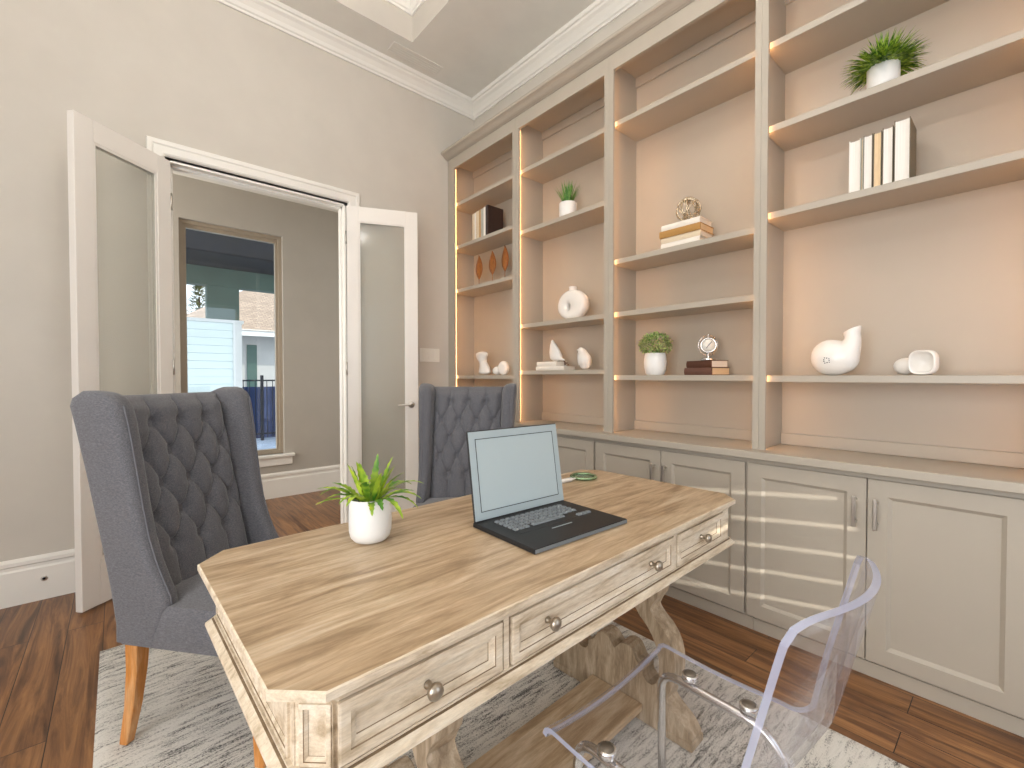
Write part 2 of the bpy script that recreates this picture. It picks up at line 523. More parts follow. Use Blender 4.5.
jb.box(OX0 + jt, OX0 + jt + .012, WY + .045, WY + .09, 0, OZ - jt); jb.box(OX1 - jt - .012, OX1 - jt, WY + .045, WY + .09, 0, OZ - jt)
jb.box(OX0 + jt, OX1 - jt, WY + .045, WY + .09, OZ - jt - .014, OZ - jt)
struct(jb, 'trim_6', M['trim'])

# double glazed doors
def door_leaf(name, hinge, end, label, lever):
    h = Vector(hinge); e = Vector(end); ang = math.atan2(e.y - h.y, e.x - h.x); W = .542; Z0, Z1 = .012, 2.515; TH = .04
    r = bpy.data.objects.new(name, None); C.objects.link(r)
    r.location = (h.x, h.y, 0); r.rotation_euler = (0, 0, ang); r['kind'] = 'structure'; r['label'] = label
    r.empty_display_size = .1
    sgn = -1 if lever else 1        # which side the thickness goes (towards the wall)
    y0, y1 = (0, TH) if not (math.cos(ang) < 0) else (-TH, 0)
    st = .092; tr_ = .11; brl = .235
    f = MB()
    f.box(0.004, st, y0, y1, Z0, Z1, .002); f.box(W - st, W, y0, y1, Z0, Z1, .002)
    f.box(st, W - st, y0, y1, Z1 - tr_, Z1, .0); f.box(st, W - st, y0, y1, Z0, Z0 + brl, .0)
    f.build('door_frame', M['door'], r, world=False)
    b = MB()
    for ya, yb in ((y0, y0 + .012), (y1 - .012, y1)):
        i = .012
        ya2, yb2 = ya + .003, yb - .003
        b.box(st, st + i, ya2, yb2, Z0 + brl, Z1 - tr_); b.box(W - st - i, W - st, ya2, yb2, Z0 + brl, Z1 - tr_)
        b.box(st + i, W - st - i, ya2, yb2, Z0 + brl, Z0 + brl + i); b.box(st + i, W - st - i, ya2, yb2, Z1 - tr_ - i, Z1 - tr_)
    b.build('glazing_bead', M['door'], r, world=False)
    MB().box(st + .001, W - st - .001, (y0 + y1) / 2 - .003, (y0 + y1) / 2 + .003, Z0 + brl, Z1 - tr_).build('glass_pane', M['door_glass'], r, world=False)
    if lever:
        hd = MB(); xl = W - .055; zl = .97; yf = y0
        hd.lathe([(.001, 0), (.026, 0), (.026, -.006), (.022, -.010), (.001, -.010)], (xl, yf, zl), 24, axis='y')
        hd.lathe([(.009, -.008), (.009, -.05)], (xl, yf, zl), 14, axis='y')
        hd.tube([(xl + .006, yf - .046, zl), (xl - .03, yf - .048, zl), (xl - .075, yf - .046, zl), (xl - .105, yf - .04, zl - .003)], [.009, .008, .007, .006], 10)
        hd.build('door_handle', M['nickel'], r, world=False)
    for zz in (.25, 1.26, 2.27):
        MB().lathe([(.006, zz - .05), (.006, zz + .05)], (0.0, y0 if math.cos(ang) > 0 else y1, 0), 10).build('hinge', M['nickel'], r, world=False)
    return r
door_leaf('door_1', (.262, 3.462), (-.148, 3.106), 'left leaf of the white glazed double doors, folded open behind the near wing chair', False)
door_leaf('door_2', (1.337, 3.462), (1.832, 3.24), 'right leaf of the white glazed double doors with a nickel lever handle', True)

# hall beyond the doors
WN = (.416, 1.246, .43, 2.585)
h = MB(); y0 = HY; y1 = HY + .16
h.box(-1.6, WN[0], y0, y1, 0, 4.2); h.box(WN[1], HX + .1, y0, y1, 0, 4.2); h.box(WN[0], WN[1], y0, y1, 0, WN[2]); h.box(WN[0], WN[1], y0, y1, WN[3], 4.2)
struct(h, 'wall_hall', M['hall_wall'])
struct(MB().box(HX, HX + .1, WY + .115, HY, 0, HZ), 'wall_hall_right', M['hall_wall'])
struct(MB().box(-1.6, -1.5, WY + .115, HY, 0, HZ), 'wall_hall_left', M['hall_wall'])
struct(MB().box(-1.6, HX + .1, WY + .115, HY, HZ, HZ + .05), 'ceiling_hall', M['ceiling'])
wd = bpy.data.objects.new('window_1', None); C.objects.link(wd); wd.location = (.83, HY + .05, .43); wd['kind'] = 'structure'
f = MB()
def ringbox(mb, x0, x1, z0, z1, t, ya, yb):
    mb.box(x0, x0 + t, ya, yb, z0, z1); mb.box(x1 - t, x1, ya, yb, z0, z1)
    mb.box(x0 + t, x1 - t, ya, yb, z0, z0 + t); mb.box(x0 + t, x1 - t, ya, yb, z1 - t, z1)
ringbox(f, WN[0] + .001, WN[1] - .001, WN[2] + .001, WN[3] - .001, .03, HY + .035, HY + .12)
ringbox(f, WN[0] + .02, WN[1] - .02, WN[2] + .01, WN[3] - .03, .035, HY + .055, HY + .1)
f.build('window_frame', M['frame_taupe'], wd)
MB().box(WN[0] + .05, WN[1] - .05, HY + .075, HY + .081, WN[2] + .04, WN[3] - .06).build('glass_pane', M['glass'], wd)
s_ = MB(); s_.box(WN[0] - .09, WN[1] + .09, HY - .045, HY + .034, .40, .43, .005); s_.box(WN[0] - .07, WN[1] + .07, HY - .02, HY - .0005, .32, .40, .004)
s_.build('window_sill', M['trim'], wd)

# switch plate, floor-level jack, ceiling vent
sw = thing('light_switch', 'white three-gang rocker switch plate between the open door leaf and the bookcase', 'switch', (2.09, WY, 1.385))
MB().box(1.985, 2.185, WY - .007, WY - .0002, 1.325, 1.445, .003).build('cover_plate', M['plate'], sw)
for xx in (2.025, 2.085, 2.145):
    MB().box(xx - .017, xx + .017, WY - .011, WY - .005, 1.352, 1.418, .002).build('rocker', M['plate'], sw)
jk = thing('wall_jack', 'small dark round cable jack set in the white baseboard left of the open door', 'jack', (-.31, WY - .018, .1))
MB().lathe([(.001, 0), (.013, 0), (.013, -.005), (.010, -.006), (.001, -.006)], (-.31, WY - .0185, .115), 18, axis='y').build('socket_ring', M['nickel'], jk)
MB().lathe([(.001, -.006), (.007, -.006), (.007, -.008), (.001, -.008)], (-.31, WY - .0185, .115), 14, axis='y').build('socket_hole', M['dark'], jk)
v = thing('ceiling_vent', 'ceiling-coloured slotted air vent near the tray corner', 'vent', (1.84, 3.265, CZ - .006))
f = MB(); ringbox_z = [(1.62, 2.06, 3.205, 3.215), (1.62, 2.06, 3.315, 3.325), (1.62, 1.63, 3.215, 3.315), (2.05, 2.06, 3.215, 3.315)]
for a, b, c_, d in ringbox_z: f.box(a, b, c_, d, CZ - .006, CZ - .0003)
f.build('vent_frame', M['grille'], v)
f = MB()
for k in range(4): f.box(1.63, 2.05, 3.2165 + k * .0247, 3.239 + k * .0247, CZ - .0045, CZ - .0003)
f.build('vent_slats', M['grille'], v)

# ------------------------------------------------------------------ bookcases
XF, XB = 2.28, 2.565           # face plane, back of the shelves
ST = [(3.383, 3.478), (2.524, 2.592), (1.665, 1.732), (.800, .857), (-.105, -.045)]   # stiles (near, far)
CUT = [3.480, 2.558, 1.6985, .8285, -.105]
CTZ = .85
SHELF = [[2.755, 2.37, 1.98, 1.206], [2.755, 2.30, 1.592, 1.241], [2.755, 1.915, 1.592, 1.204], [2.755, 2.368, 1.965, 1.201]]
WHERE = ['in the corner beside the door wall', 'second from the corner', 'third from the corner', 'nearest the camera']
BL = ['built-in bookcase bay in the far corner, holding carved leaves and a row of books',
      'built-in bookcase bay second from the corner, holding the ring-shaped vase',
      'built-in bookcase bay with the silver wire orb and the small clock',
      'built-in bookcase bay nearest the camera, with the snail-shaped vase and white-paged books']
BC = ['floor cabinet in the far corner, mostly hidden behind the tufted chair',
      'double-door floor cabinet behind the laptop, under the ring vase bay',
      'double-door floor cabinet under the clock bay, just beyond the desk corner',
      'double-door floor cabinet at the right with sunlight stripes on its left door']
for i in range(4):
    ya, yb = CUT[i + 1], CUT[i]                     # near, far limits of the unit
    la, lb = ST[i + 1][1], ST[i][0]                 # clear opening
    if i == 3: ya = ST[4][0]
    u = thing('bookcase', BL[i], 'bookcase', (XF, (ya + yb) / 2, CTZ), group=None)
    fr = MB()
    fr.box(XF, XF + .02, ya + .0005, la, CTZ + .0005, 3.055, .0); fr.box(XF, XF + .02, lb, yb - .0005, CTZ + .0005, 3.055, .0)
    fr.box(XF, XF + .02, ya + .0005, yb - .0005, 3.055, 3.15)
    fr.build('face_frame', M['taupe'], u)
    pa, pb_ = ya + .008, yb - .008
    if i == 3: pa = la - .02
    for (p0, p1) in ((ya + .0005, pa), (pb_, yb - .0005)):
        MB().box(XF + .02, XB, p0, p1, CTZ + .0005, 3.15).build('side_panel', M['taupe'], u)
    MB().box(XB, XB + .013, ya + .0005, yb - .0005, CTZ + .0005, 3.15).build('back_panel', M['taupe'], u)
    MB().box(XF + .02, XB, pa, pb_, 3.13, 3.15).build('top_panel', M['taupe'], u)
    for z0, z1 in ((3.068, 3.13), (CTZ + .0005, .908)): MB().box(XB - .014, XB, pa, pb_, z0, z1, .002).build('back_trim', M['taupe'], u)
    for z in SHELF[i]:
        MB().box(XF + .030, XB - .0005, pa + .0005, pb_ - .0005, z - .03, z, .0015).build('shelf', M['taupe'], u)
    for yy, d in ((la, 1), (lb, -1)):
        y0, y1 = sorted((yy - d * .004, yy - d * .014))
        MB().box(XF + .0203, XF + .0245, y0, y1, CTZ + .01, 3.05).build('light_strip', M['led'], u, label='thin glowing warm light strip')
    # floor cabinet
    cu = thing('base_cabinet', BC[i], 'cabinet', (2.25, (ya + yb) / 2, 0))
    b = MB(); b.box(2.25, WX - .005, ya + .0005, yb - .0005, .0, .8145)
    b.build('cabinet_body', M['taupe'], cu)
    MB().box(2.243, 2.2499, ya + .0005, yb - .0005, .0, .058, .001).build('plinth', M['taupe'], cu)
    d0, d1 = (la - .027 if i < 3 else -.075), (lb + .03 if i else 3.44)
    if i == 3: d0 = -.022
    d1 = [3.40, 2.56, 1.756, .858][i]; d0 = [2.612, 1.772, .870, -.03][i]
    mid = [3.0, 2.163, 1.309, .407][i]
    for (p0, p1, hs) in ((mid + .0018, d1, 0), (d0, mid - .0018, 1)):
        zb, zt = .068, .792; r_ = .062
        D = MB()
        # door built facing -x : moulded rings (use local map y->x)
        lv = [(p0, p1, zb, zt, 2.2495), (p0, p1, zb, zt, 2.2325), (p0 + .002, p1 - .002, zb + .002, zt - .002, 2.2305),
              (p0 + r_, p1 - r_, zb + r_, zt - r_, 2.2305), (p0 + r_ + .004, p1 - r_ - .004, zb + r_ + .004, zt - r_ - .004, 2.234),
              (p0 + r_ + .013, p1 - r_ - .013, zb + r_ + .013, zt - r_ - .013, 2.2415)]
        prev = None
        for (a, b_, c_, e, x) in lv:
            cur = [D.bm.verts.new(q) for q in ((x, a, c_), (x, b_, c_), (x, b_, e), (x, a, e))]
            if prev:
                for q in range(4): D.face((prev[q], prev[(q + 1) % 4], cur[(q + 1) % 4], cur[q]))
            prev = cur
        D.face(prev)
        do = D.build('door', M['taupe'], cu)
        hy = p0 + .034 if not hs else p1 - .030
        H = MB()
        H.box(2.190, 2.198, hy - .007, hy + .007, .60, .722, .0025)
        H.box(2.196, 2.2302, hy - .005, hy + .005, .612, .624, .001); H.box(2.196, 2.2302, hy - .005, hy + .005, .698, .710, .001)
        ho = H.build('handle', M['nickel'], do)
tag(MB().box(2.20, XB + .013, -.105, 3.482, .8150, CTZ, .003).build('worktop', M['taupe']), 'long taupe counter ledge running under all the bookcases', 'worktop')
# crown on the bookcases
cp = [(XF - .005, 3.1505), (XF - .010, 3.154), (XF - .018, 3.156), (XF - .030, 3.163), (XF - .048, 3.178), (XF - .062, 3.186), (XF - .066, 3.186), (XF - .072, 3.194), (XF - .072, 3.208), (WX - .001, 3.208), (WX - .001, 3.1505)]
mb = MB(); mb.loft([[(x, -.105, z) for x, z in cp], [(x, 3.483, z) for x, z in cp]], True, True, 0, False)
tag(mb.build('crown_moulding', M['taupe']), 'taupe crown moulding along the top of the bookcases', 'moulding')
# ------------------------------------------------------------------ rug
rg = MB()
bmr = rg.bm
nx, ny = 90, 140
X0, X1, Y0, Y1 = -.072, 1.80, -.30, 2.635
grid = [[bmr.verts.new((X0 + (X1 - X0) * i / nx, Y0 + (Y1 - Y0) * j / ny, .010 + .0012 * noise.noise(Vector((i * .7, j * 1.3, 0))) - (.006 if i in (0, nx) or j in (0, ny) else 0))) for i in range(nx + 1)] for j in range(ny + 1)]
for j in range(ny):
    for i in range(nx): rg.face((grid[j][i], grid[j][i + 1], grid[j + 1][i + 1], grid[j + 1][i]), 0, True)
rg.box(X0, X1, Y0, Y1, .0005, .0045)
tag(rg.build('area_rug', M['rug']), 'cream and grey streaked low-pile rug under the desk', 'rug')
RZ = .0115    # top of the rug
# ------------------------------------------------------------------ desk
DO = (.152, .633); DA = R(1.5)
DL, DW, DT = 1.555, .700, .76
desk = thing('desk', 'limed oak writing desk with clipped corners, front drawers and carved scroll trestles', 'desk', (DO[0], DO[1], 0), DA)
def clip(x0, x1, y0, y1, c):
    return [(x0 + c, y0), (x1 - c, y0), (x1, y0 + c), (x1, y1 - c), (x1 - c, y1), (x0 + c, y1), (x0, y1 - c), (x0, y0 + c)]
def poly_ring(mb, levels):
    mb.loft([[(x, y, z) for x, y in p] for p, z in levels], True, True, 0, False)
tp = MB()
poly_ring(tp, [(clip(.004, DL - .004, .004, DW - .004, .060), DT - .017), (clip(0, DL, 0, DW, .060), DT - .0145), (clip(0, DL, 0, DW, .060), DT - .002), (clip(.003, DL - .003, .003, DW - .003, .0595), DT)])
for f_ in tp.bm.faces:
    f_.normal_update()
    f_.material_index = 0 if abs(f_.normal.z) > .9 and f_.calc_center_median().z > DT - .001 else 1
tp.build('tabletop', [M['desk_top'], M['desk_body']], desk, world=False)
ap = MB(); I = .016; I2 = .036
AZ0, AZ1 = .612, DT - .0175
# core with gap shade put into its colour; posts and rails in front
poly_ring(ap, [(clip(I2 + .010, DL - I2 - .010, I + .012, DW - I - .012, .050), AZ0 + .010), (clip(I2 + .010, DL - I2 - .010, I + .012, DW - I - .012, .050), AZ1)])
ap.build('carcass', M['glaze_shade'], desk, world=False)
rl = MB()
poly_ring(rl, [(clip(I2, DL - I2, I, DW - I, .050), AZ1 - .014), (clip(I2 - .004, DL - I2 + .004, I - .003, DW - I + .003, .052), AZ1 - .008), (clip(.016, DL - .016, .008, DW - .008, .058), AZ1 - .0002)])
rl.build('top_rail', M['desk_body'], desk, world=False)
bm_ = MB()
lv = [(.002, .0165, 0), (.002, .0125, 0), (-.003, .0115, 1), (.006, .0105, 1), (.010, .006, 0), (.017, .001, 0), (.018, -.005, 0), (.006, -.009, 0), (.0, -.011, 0)]
rings = [[(x, y, AZ0 + z) for x, y in clip(I2 - o_ - .004, DL - I2 + o_ + .004, I - o_, DW - I + o_, .054)] for o_, z, mi in lv]
rr = [[bm_.bm.verts.new(q) for q in r_] for r_ in rings]
for k in range(len(rr) - 1):
    for a in range(8): bm_.face((rr[k][a], rr[k][(a + 1) % 8], rr[k + 1][(a + 1) % 8], rr[k + 1][a]), lv[k + 1][2])
bm_.face(rr[0]); bm_.face(list(reversed(rr[-1])))
bm_.build('base_moulding', [M['desk_body'], M['glaze_shade']], desk, world=False)
def panel_front(mb, w, h, d=.009, t=.018):
    """moulded panel centred on x, standing on z=0, facing -y; narrow recesses are dark-glazed"""
    L0 = [(0, .004, 0), (0, -d, 0), (.12, -d - .001, 0), (.58, -d - .001, 0), (.61, -d * .86, 1), (.74, -d * .50, 0), (.80, -d * .46, 0), (.98, -d * .14, 0), (1.0, .0005, 1)]
    prev = None
    for k, y, mi in L0:
        q = k * t
        cur = [mb.bm.verts.new(p) for p in ((-w / 2 + q, y, q), (w / 2 - q, y, q), (w / 2 - q, y, h - q), (-w / 2 + q, y, h - q))]
        if prev:
            for a in range(4): mb.face((prev[a], prev[(a + 1) % 4], cur[(a + 1) % 4], cur[a]), mi)
        prev = cur
    mb.face(prev, 0)
    return mb
DM = [M['desk_body'], M['glaze_shade']]
PZ0, PZ1 = AZ0 + .0162, AZ1 - .0142
for (cx, cy, rz) in ((I2 + .025, I + .025, -PI / 4), (DL - I2 - .025, I + .025, PI / 4), (DL - I2 - .025, DW - I - .025, 3 * PI / 4), (I2 + .025, DW - I - .025, -3 * PI / 4)):
    pb = MB().box(-.033, .033, .001, .016, 0, PZ1 - PZ0); 
    pb.xf(Matrix.Translation((cx, cy, PZ0)) @ Matrix.Rotation(rz, 4, 'Z'))
    cpo = pb.build('corner_post', M['desk_body'], desk, world=False)
    pb = panel_front(MB(), .048, PZ1 - PZ0 - .008, .006, .012)
    pb.xf(Matrix.Translation((cx, cy, PZ0 + .004)) @ Matrix.Rotation(rz, 4, 'Z') @ Matrix.Translation((0, .001, 0)))
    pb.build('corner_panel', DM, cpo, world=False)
for cx, rz in ((I2, -PI / 2), (DL - I2, PI / 2)):
    pb = MB().box(-(DW - 2 * I) / 2 + .048, (DW - 2 * I) / 2 - .048, .001, .012, 0, PZ1 - PZ0)
    pb.xf(Matrix.Translation((cx, DW / 2, PZ0)) @ Matrix.Rotation(rz, 4, 'Z'))
    eo = pb.build('end_panel', M['desk_body'], desk, world=False)
    pb = panel_front(MB(), DW - 2 * I - .13, PZ1 - PZ0 - .008, .004, .016)
    pb.xf(Matrix.Translation((cx, DW / 2, PZ0 + .004)) @ Matrix.Rotation(rz, 4, 'Z') @ Matrix.Translation((0, .001, 0)))
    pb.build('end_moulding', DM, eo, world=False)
cuts = [I2 + .044, .076, .405, .419, 1.078, 1.092, 1.424, DL - .086]
for side in (0, 1):
    for a, b in zip(cuts[0::2], cuts[1::2]):
        sx0, sx1 = (a, b) if b - a > .004 else (a - .004, b)
        if side: bx = MB().box(sx0, sx1, DW - I - .013, DW - I, PZ0, PZ1)
        else: bx = MB().box(sx0, sx1, I, I + .013, PZ0, PZ1)
        bx.build('stile', M['desk_body'], desk, world=False)
def drawer(x0, x1, knobs):
    w, hh = x1 - x0, PZ1 - PZ0 - .006
    d = panel_front(MB(), w, hh, .009, .030)
    d.xf(Matrix.Translation(((x0 + x1) / 2, I + .006, PZ0 + .003)))
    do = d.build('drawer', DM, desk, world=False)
    for k in knobs:
        kb = MB(); c = (k, I + .005, (PZ0 + PZ1) / 2)
        kb.lathe([(.0075, 0), (.0075, -.003), (.0055, -.006), (.0050, -.012), (.0085, -.016), (.0135, -.020), (.0150, -.025), (.013, -.030), (.007, -.0335), (.0005, -.0345)], c, 20, axis='y')
        kb.build('knob', M['pewter'], do, 'round pewter knob', world=False)
drawer(.083, .400, [.237])
drawer(.426, 1.073, [.535, .957])
drawer(1.099, 1.419, [1.268])
for x0, x1 in ((.083, .400), (.426, 1.073), (1.099, 1.419)):
    pb = panel_front(MB(), x1 - x0, PZ1 - PZ0 - .006, .006, .022)
    pb.xf(Matrix.Translation(((x0 + x1) / 2, DW - I - .006, PZ0 + .003)) @ Matrix.Rotation(PI, 4, 'Z'))
    pb.build('back_panel', DM, desk, world=False)
# scroll trestles : outline in the v-z plane, mirrored about the middle
half = [(.0, .0), (.0, .038), (.012, .058), (.030, .074), (.056, .094), (.078, .104), (.088, .118), (.080, .138), (.066, .168), (.059, .20), (.056, .235), (.058, .27), (.064, .30), (.078, .328), (.100, .352), (.128, .374), (.146, .390), (.150, .402),
        (.136, .425), (.118, .452), (.112, .482), (.116, .520), (.126, .594), (.246, .594), (.240, .52), (.232, .47), (.222, .43), (.210, .392), (.188, .366), (.158, .340), (.134, .314), (.121, .283), (.113, .240), (.109, .205),
        (.112, .176), (.122, .154), (.140, .142), (.158, .144), (.172, .156), (.176, .170), (.170, .180), (.178, .192), (.192, .192), (.203, .202), (.206, .219), (.216, .234), (.231, .241), (.248, .241), (.264, .234), (.277, .221), (.288, .200)]
full = half + [(.577 - x, z) for x, z in reversed(half[:-1])]
for u in (.32, 1.195):
    lg = MB(); lg.prism([(p[0] + .014, p[1] + RZ) for p in full], u, u + .072, 'yz', bev=.003)
    lo = lg.build('trestle_leg', M['desk_leg'], desk, world=False)
    for q in (.010, .014 + .577 - .096):
        MB().box(u - .005, u + .077, q, q + .10, RZ, RZ + .026, .003).build('foot_pad', M['desk_leg'], lo, world=False)
MB().box(.393, 1.1935, .185, .398, .052, .076, .003).build('stretcher', M['desk_top'], desk, world=False)

# ------------------------------------------------------------------ laptop
lp_a = math.atan2(1.032 - 1.049, 1.149 - .779) * .6
lap = thing('laptop', 'open black laptop with a pale blank screen, standing on the desk', 'laptop', (.955, .915, DT + .0005), lp_a)
BW, BD = .374, .266
b = MB(); b.box(-BW / 2, BW / 2, -BD / 2, BD / 2, .0, .0135, .002)
b.build('base', M['black'], lap, world=False)
e = MB(); e.box(-BW / 2 + .002, BW / 2 - .002, -BD / 2 - .0012, -BD / 2 - .0001, .002, .0115)
e.build('front_strip', M['laptop_edge'], lap, 'grey front edge of the laptop', world=False)
kb = MB(); kb.box(-.142, .152, -.028, .098, .0136, .0142)
kbo = kb.build('keyboard', M['black'], lap, world=False)
def key_mesh(w):
    k = MB(); k.loft([[(sx * w / 2, sy * .0070, 0) for sx, sy in ((-1, -1), (1, -1), (1, 1), (-1, 1))], [(sx * (w / 2 - .0022), sy * .0054, .0046) for sx, sy in ((-1, -1), (1, -1), (1, 1), (-1, 1))]], True, True, 0, False)
    return k
protos = {}
def put_key(x, y, w):
    if w not in protos:
        o = key_mesh(w).build('key', M['key'], kbo, world=False); protos[w] = o
    else:
        o = protos[w].copy(); C.objects.link(o); o.parent = kbo
    o.location = (x, y, .0142)
for r_ in range(5):
    yy = .086 - r_ * .0205
    n = 14
    if r_ < 4:
        for k in range(n): put_key(-.132 + k * .0196, yy, .0150)
    else:
        for k in range(3): put_key(-.132 + k * .0196, yy, .0150)
        put_key(-.132 + 5.0 * .0196, yy, .074)
        for k in range(7, 10): put_key(-.132 + k * .0196 + .004, yy, .0172)
for k in range(3): put_key(.104 + k * .0196, -.017, .0172)
tpd = MB(); tpd.box(-.045, .035, -.052, -.049, .0136, .0145)
tpd.build('touchpad_bar', M['bezel'], lap, world=False)
LH = .268
def lid(mb, *a): return mb
lean = .155
LM = Matrix.Translation((0, BD / 2 - .006, .010)) @ Matrix.Rotation(-lean, 4, 'X')
q = MB(); q.box(-BW / 2 + .002, BW / 2 - .002, -.0035, .0045, 0, LH, .002); q.xf(LM)
lido = q.build('lid', M['black'], lap, world=False)
q = MB(); ringbox(q, -BW / 2 + .004, BW / 2 - .004, .006, LH - .003, .024, -.0048, -.0036); q.xf(LM); q.build('bezel', M['bezel'], lido, 'pale grey screen bezel', world=False)
q = MB(); ringbox(q, -BW / 2 + .026, BW / 2 - .026, .028, LH - .025, .0022, -.0052, -.0048); q.xf(LM); q.build('bezel_seam', M['line'], lido, world=False)
q = MB(); q.box(-BW / 2 + .0275, BW / 2 - .0275, -.0046, -.0037, .0295, LH - .0265); q.xf(LM); q.build('screen', M['screen'], lido, 'blank pale grey-blue screen', world=False)
q = MB(); q.tube([(-.12, BD / 2 - .004, .012), (-.06, BD / 2 - .004, .012)], .005, 10); q.tube([(.06, BD / 2 - .004, .012), (.12, BD / 2 - .004, .012)], .005, 10); q.build('hinge', M['black'], lap, world=False)

# ------------------------------------------------------------------ potted fern on the desk
def blade(mb, p0, dirv, length, width, droop, mi=0, n=8, serr=0., fold=.25, broad=False):
    """a curved leaf: starts at p0, leaves along dirv and bends down"""
    d = Vector(dirv).normalized(); side = d.cross(Vector((0, 0, 1)))
    if side.length < 1e-3: side = Vector((1, 0, 0))
    side.normalize(); p = Vector(p0); rows = []
    for i in range(n + 1):
        t = i / n
        wd_ = width * math.sin(PI * min(1, .12 + .88 * t) ** .8) * (1 - serr * (i % 2))
        if broad: wd_ = width * min(1, .35 + 1.6 * t) * min(1, (1 - t) * 2.6) ** .6 * (1 - serr * (i % 2))
        if i == n: wd_ = width * .03
        nrm = side.cross(d).normalized()
        rows.append([mb.bm.verts.new(p - side * wd_ + nrm * fold * wd_), mb.bm.verts.new(p), mb.bm.verts.new(p + side * wd_ + nrm * fold * wd_)])
        p = p + d * (length / n)
        d = (d + Vector((0, 0, -droop / n * (1 + t)))).normalized()
    for a, c_ in zip(rows, rows[1:]):
        for q in (0, 1): mb.face((a[q], a[q + 1], c_[q + 1], c_[q]), mi, True)

def pot(prof, c, m, parent, name='pot', soil_r=None, soil_z=None, n=40):
    p = MB().lathe(prof, c, n, cap=False); o = smooth(p.build(name, m, parent), 45)
    if soil_r:
        s = MB().lathe([(.0005, soil_z + .003), (soil_r * .6, soil_z + .002), (soil_r, soil_z)], c, 24, cap=True); s.build('soil', M['soil'], parent)
    return o
px_, py_ = .505, 1.152
fern = thing('potted_fern', 'small bright green fern in a round-bottomed white pot on the desk', 'plant', (px_, py_, DT + .0005))
pr = [(.0005, 0), (.030, 0), (.042, .004), (.0505, .014), (.0545, .030), (.0555, .06), (.0545, .114), (.053, .117), (.0505, .114), (.0495, .10), (.049, .03), (.0005, .02)]
pot(pr, (px_, py_, DT + .0005), M['pot_white'], fern, soil_r=.0495, soil_z=.098)
fm = MB(); random.seed(11)
for k in range(34):
    a = k * 2.39996 + random.uniform(-.3, .3)
    up_ = k % 3 == 0
    el = random.uniform(1.1, 1.45) if up_ else random.uniform(.55, 1.1)
    ln = random.uniform(.095, .13) if up_ else random.uniform(.10, .15)
    blade(fm, (px_ + .020 * math.cos(a), py_ + .020 * math.sin(a), DT + .099), (math.cos(a) * math.cos(el), math.sin(a) * math.cos(el), math.sin(el)), ln, random.uniform(.0085, .0125), random.uniform(.2, .7) if up_ else random.uniform(.5, 1.4), n=15, serr=.36, fold=.3, broad=True)
fm.build('fronds', M['fern'], fern)

# ------------------------------------------------------------------ magnifying glass
mgx, mgy = 1.50, 1.245
mg = thing('magnifying_glass', 'round magnifying glass with a green-tinted rim lying on the desk behind the laptop', 'magnifier', (mgx, mgy, DT + .001))
MB().tube([(mgx + .052 * math.cos(2 * PI * i / 36), mgy + .052 * math.sin(2 * PI * i / 36), DT + .0085) for i in range(36)], .0068, 8, closed=True).build('rim', mat('green_gilt_rim', srgb(150, 178, 140), .25, .75), mg)
MB().lathe([(.0005, .004), (.03, .0055), (.046, .0065), (.03, .0095), (.0005, .011)], (mgx, mgy, DT + .001), 30).build('lens', M['lens'], mg)
MB().tube([(mgx - .058, mgy - .004, DT + .009), (mgx - .075, mgy - .004, DT + .009), (mgx - .085, mgy - .004, DT + .0095), (mgx - .135, mgy - .004, DT + .0095), (mgx - .145, mgy - .004, DT + .009)], [.004, .005, .009, .0095, .004], 12).build('grip', M['ceramic'], mg, 'white handle')

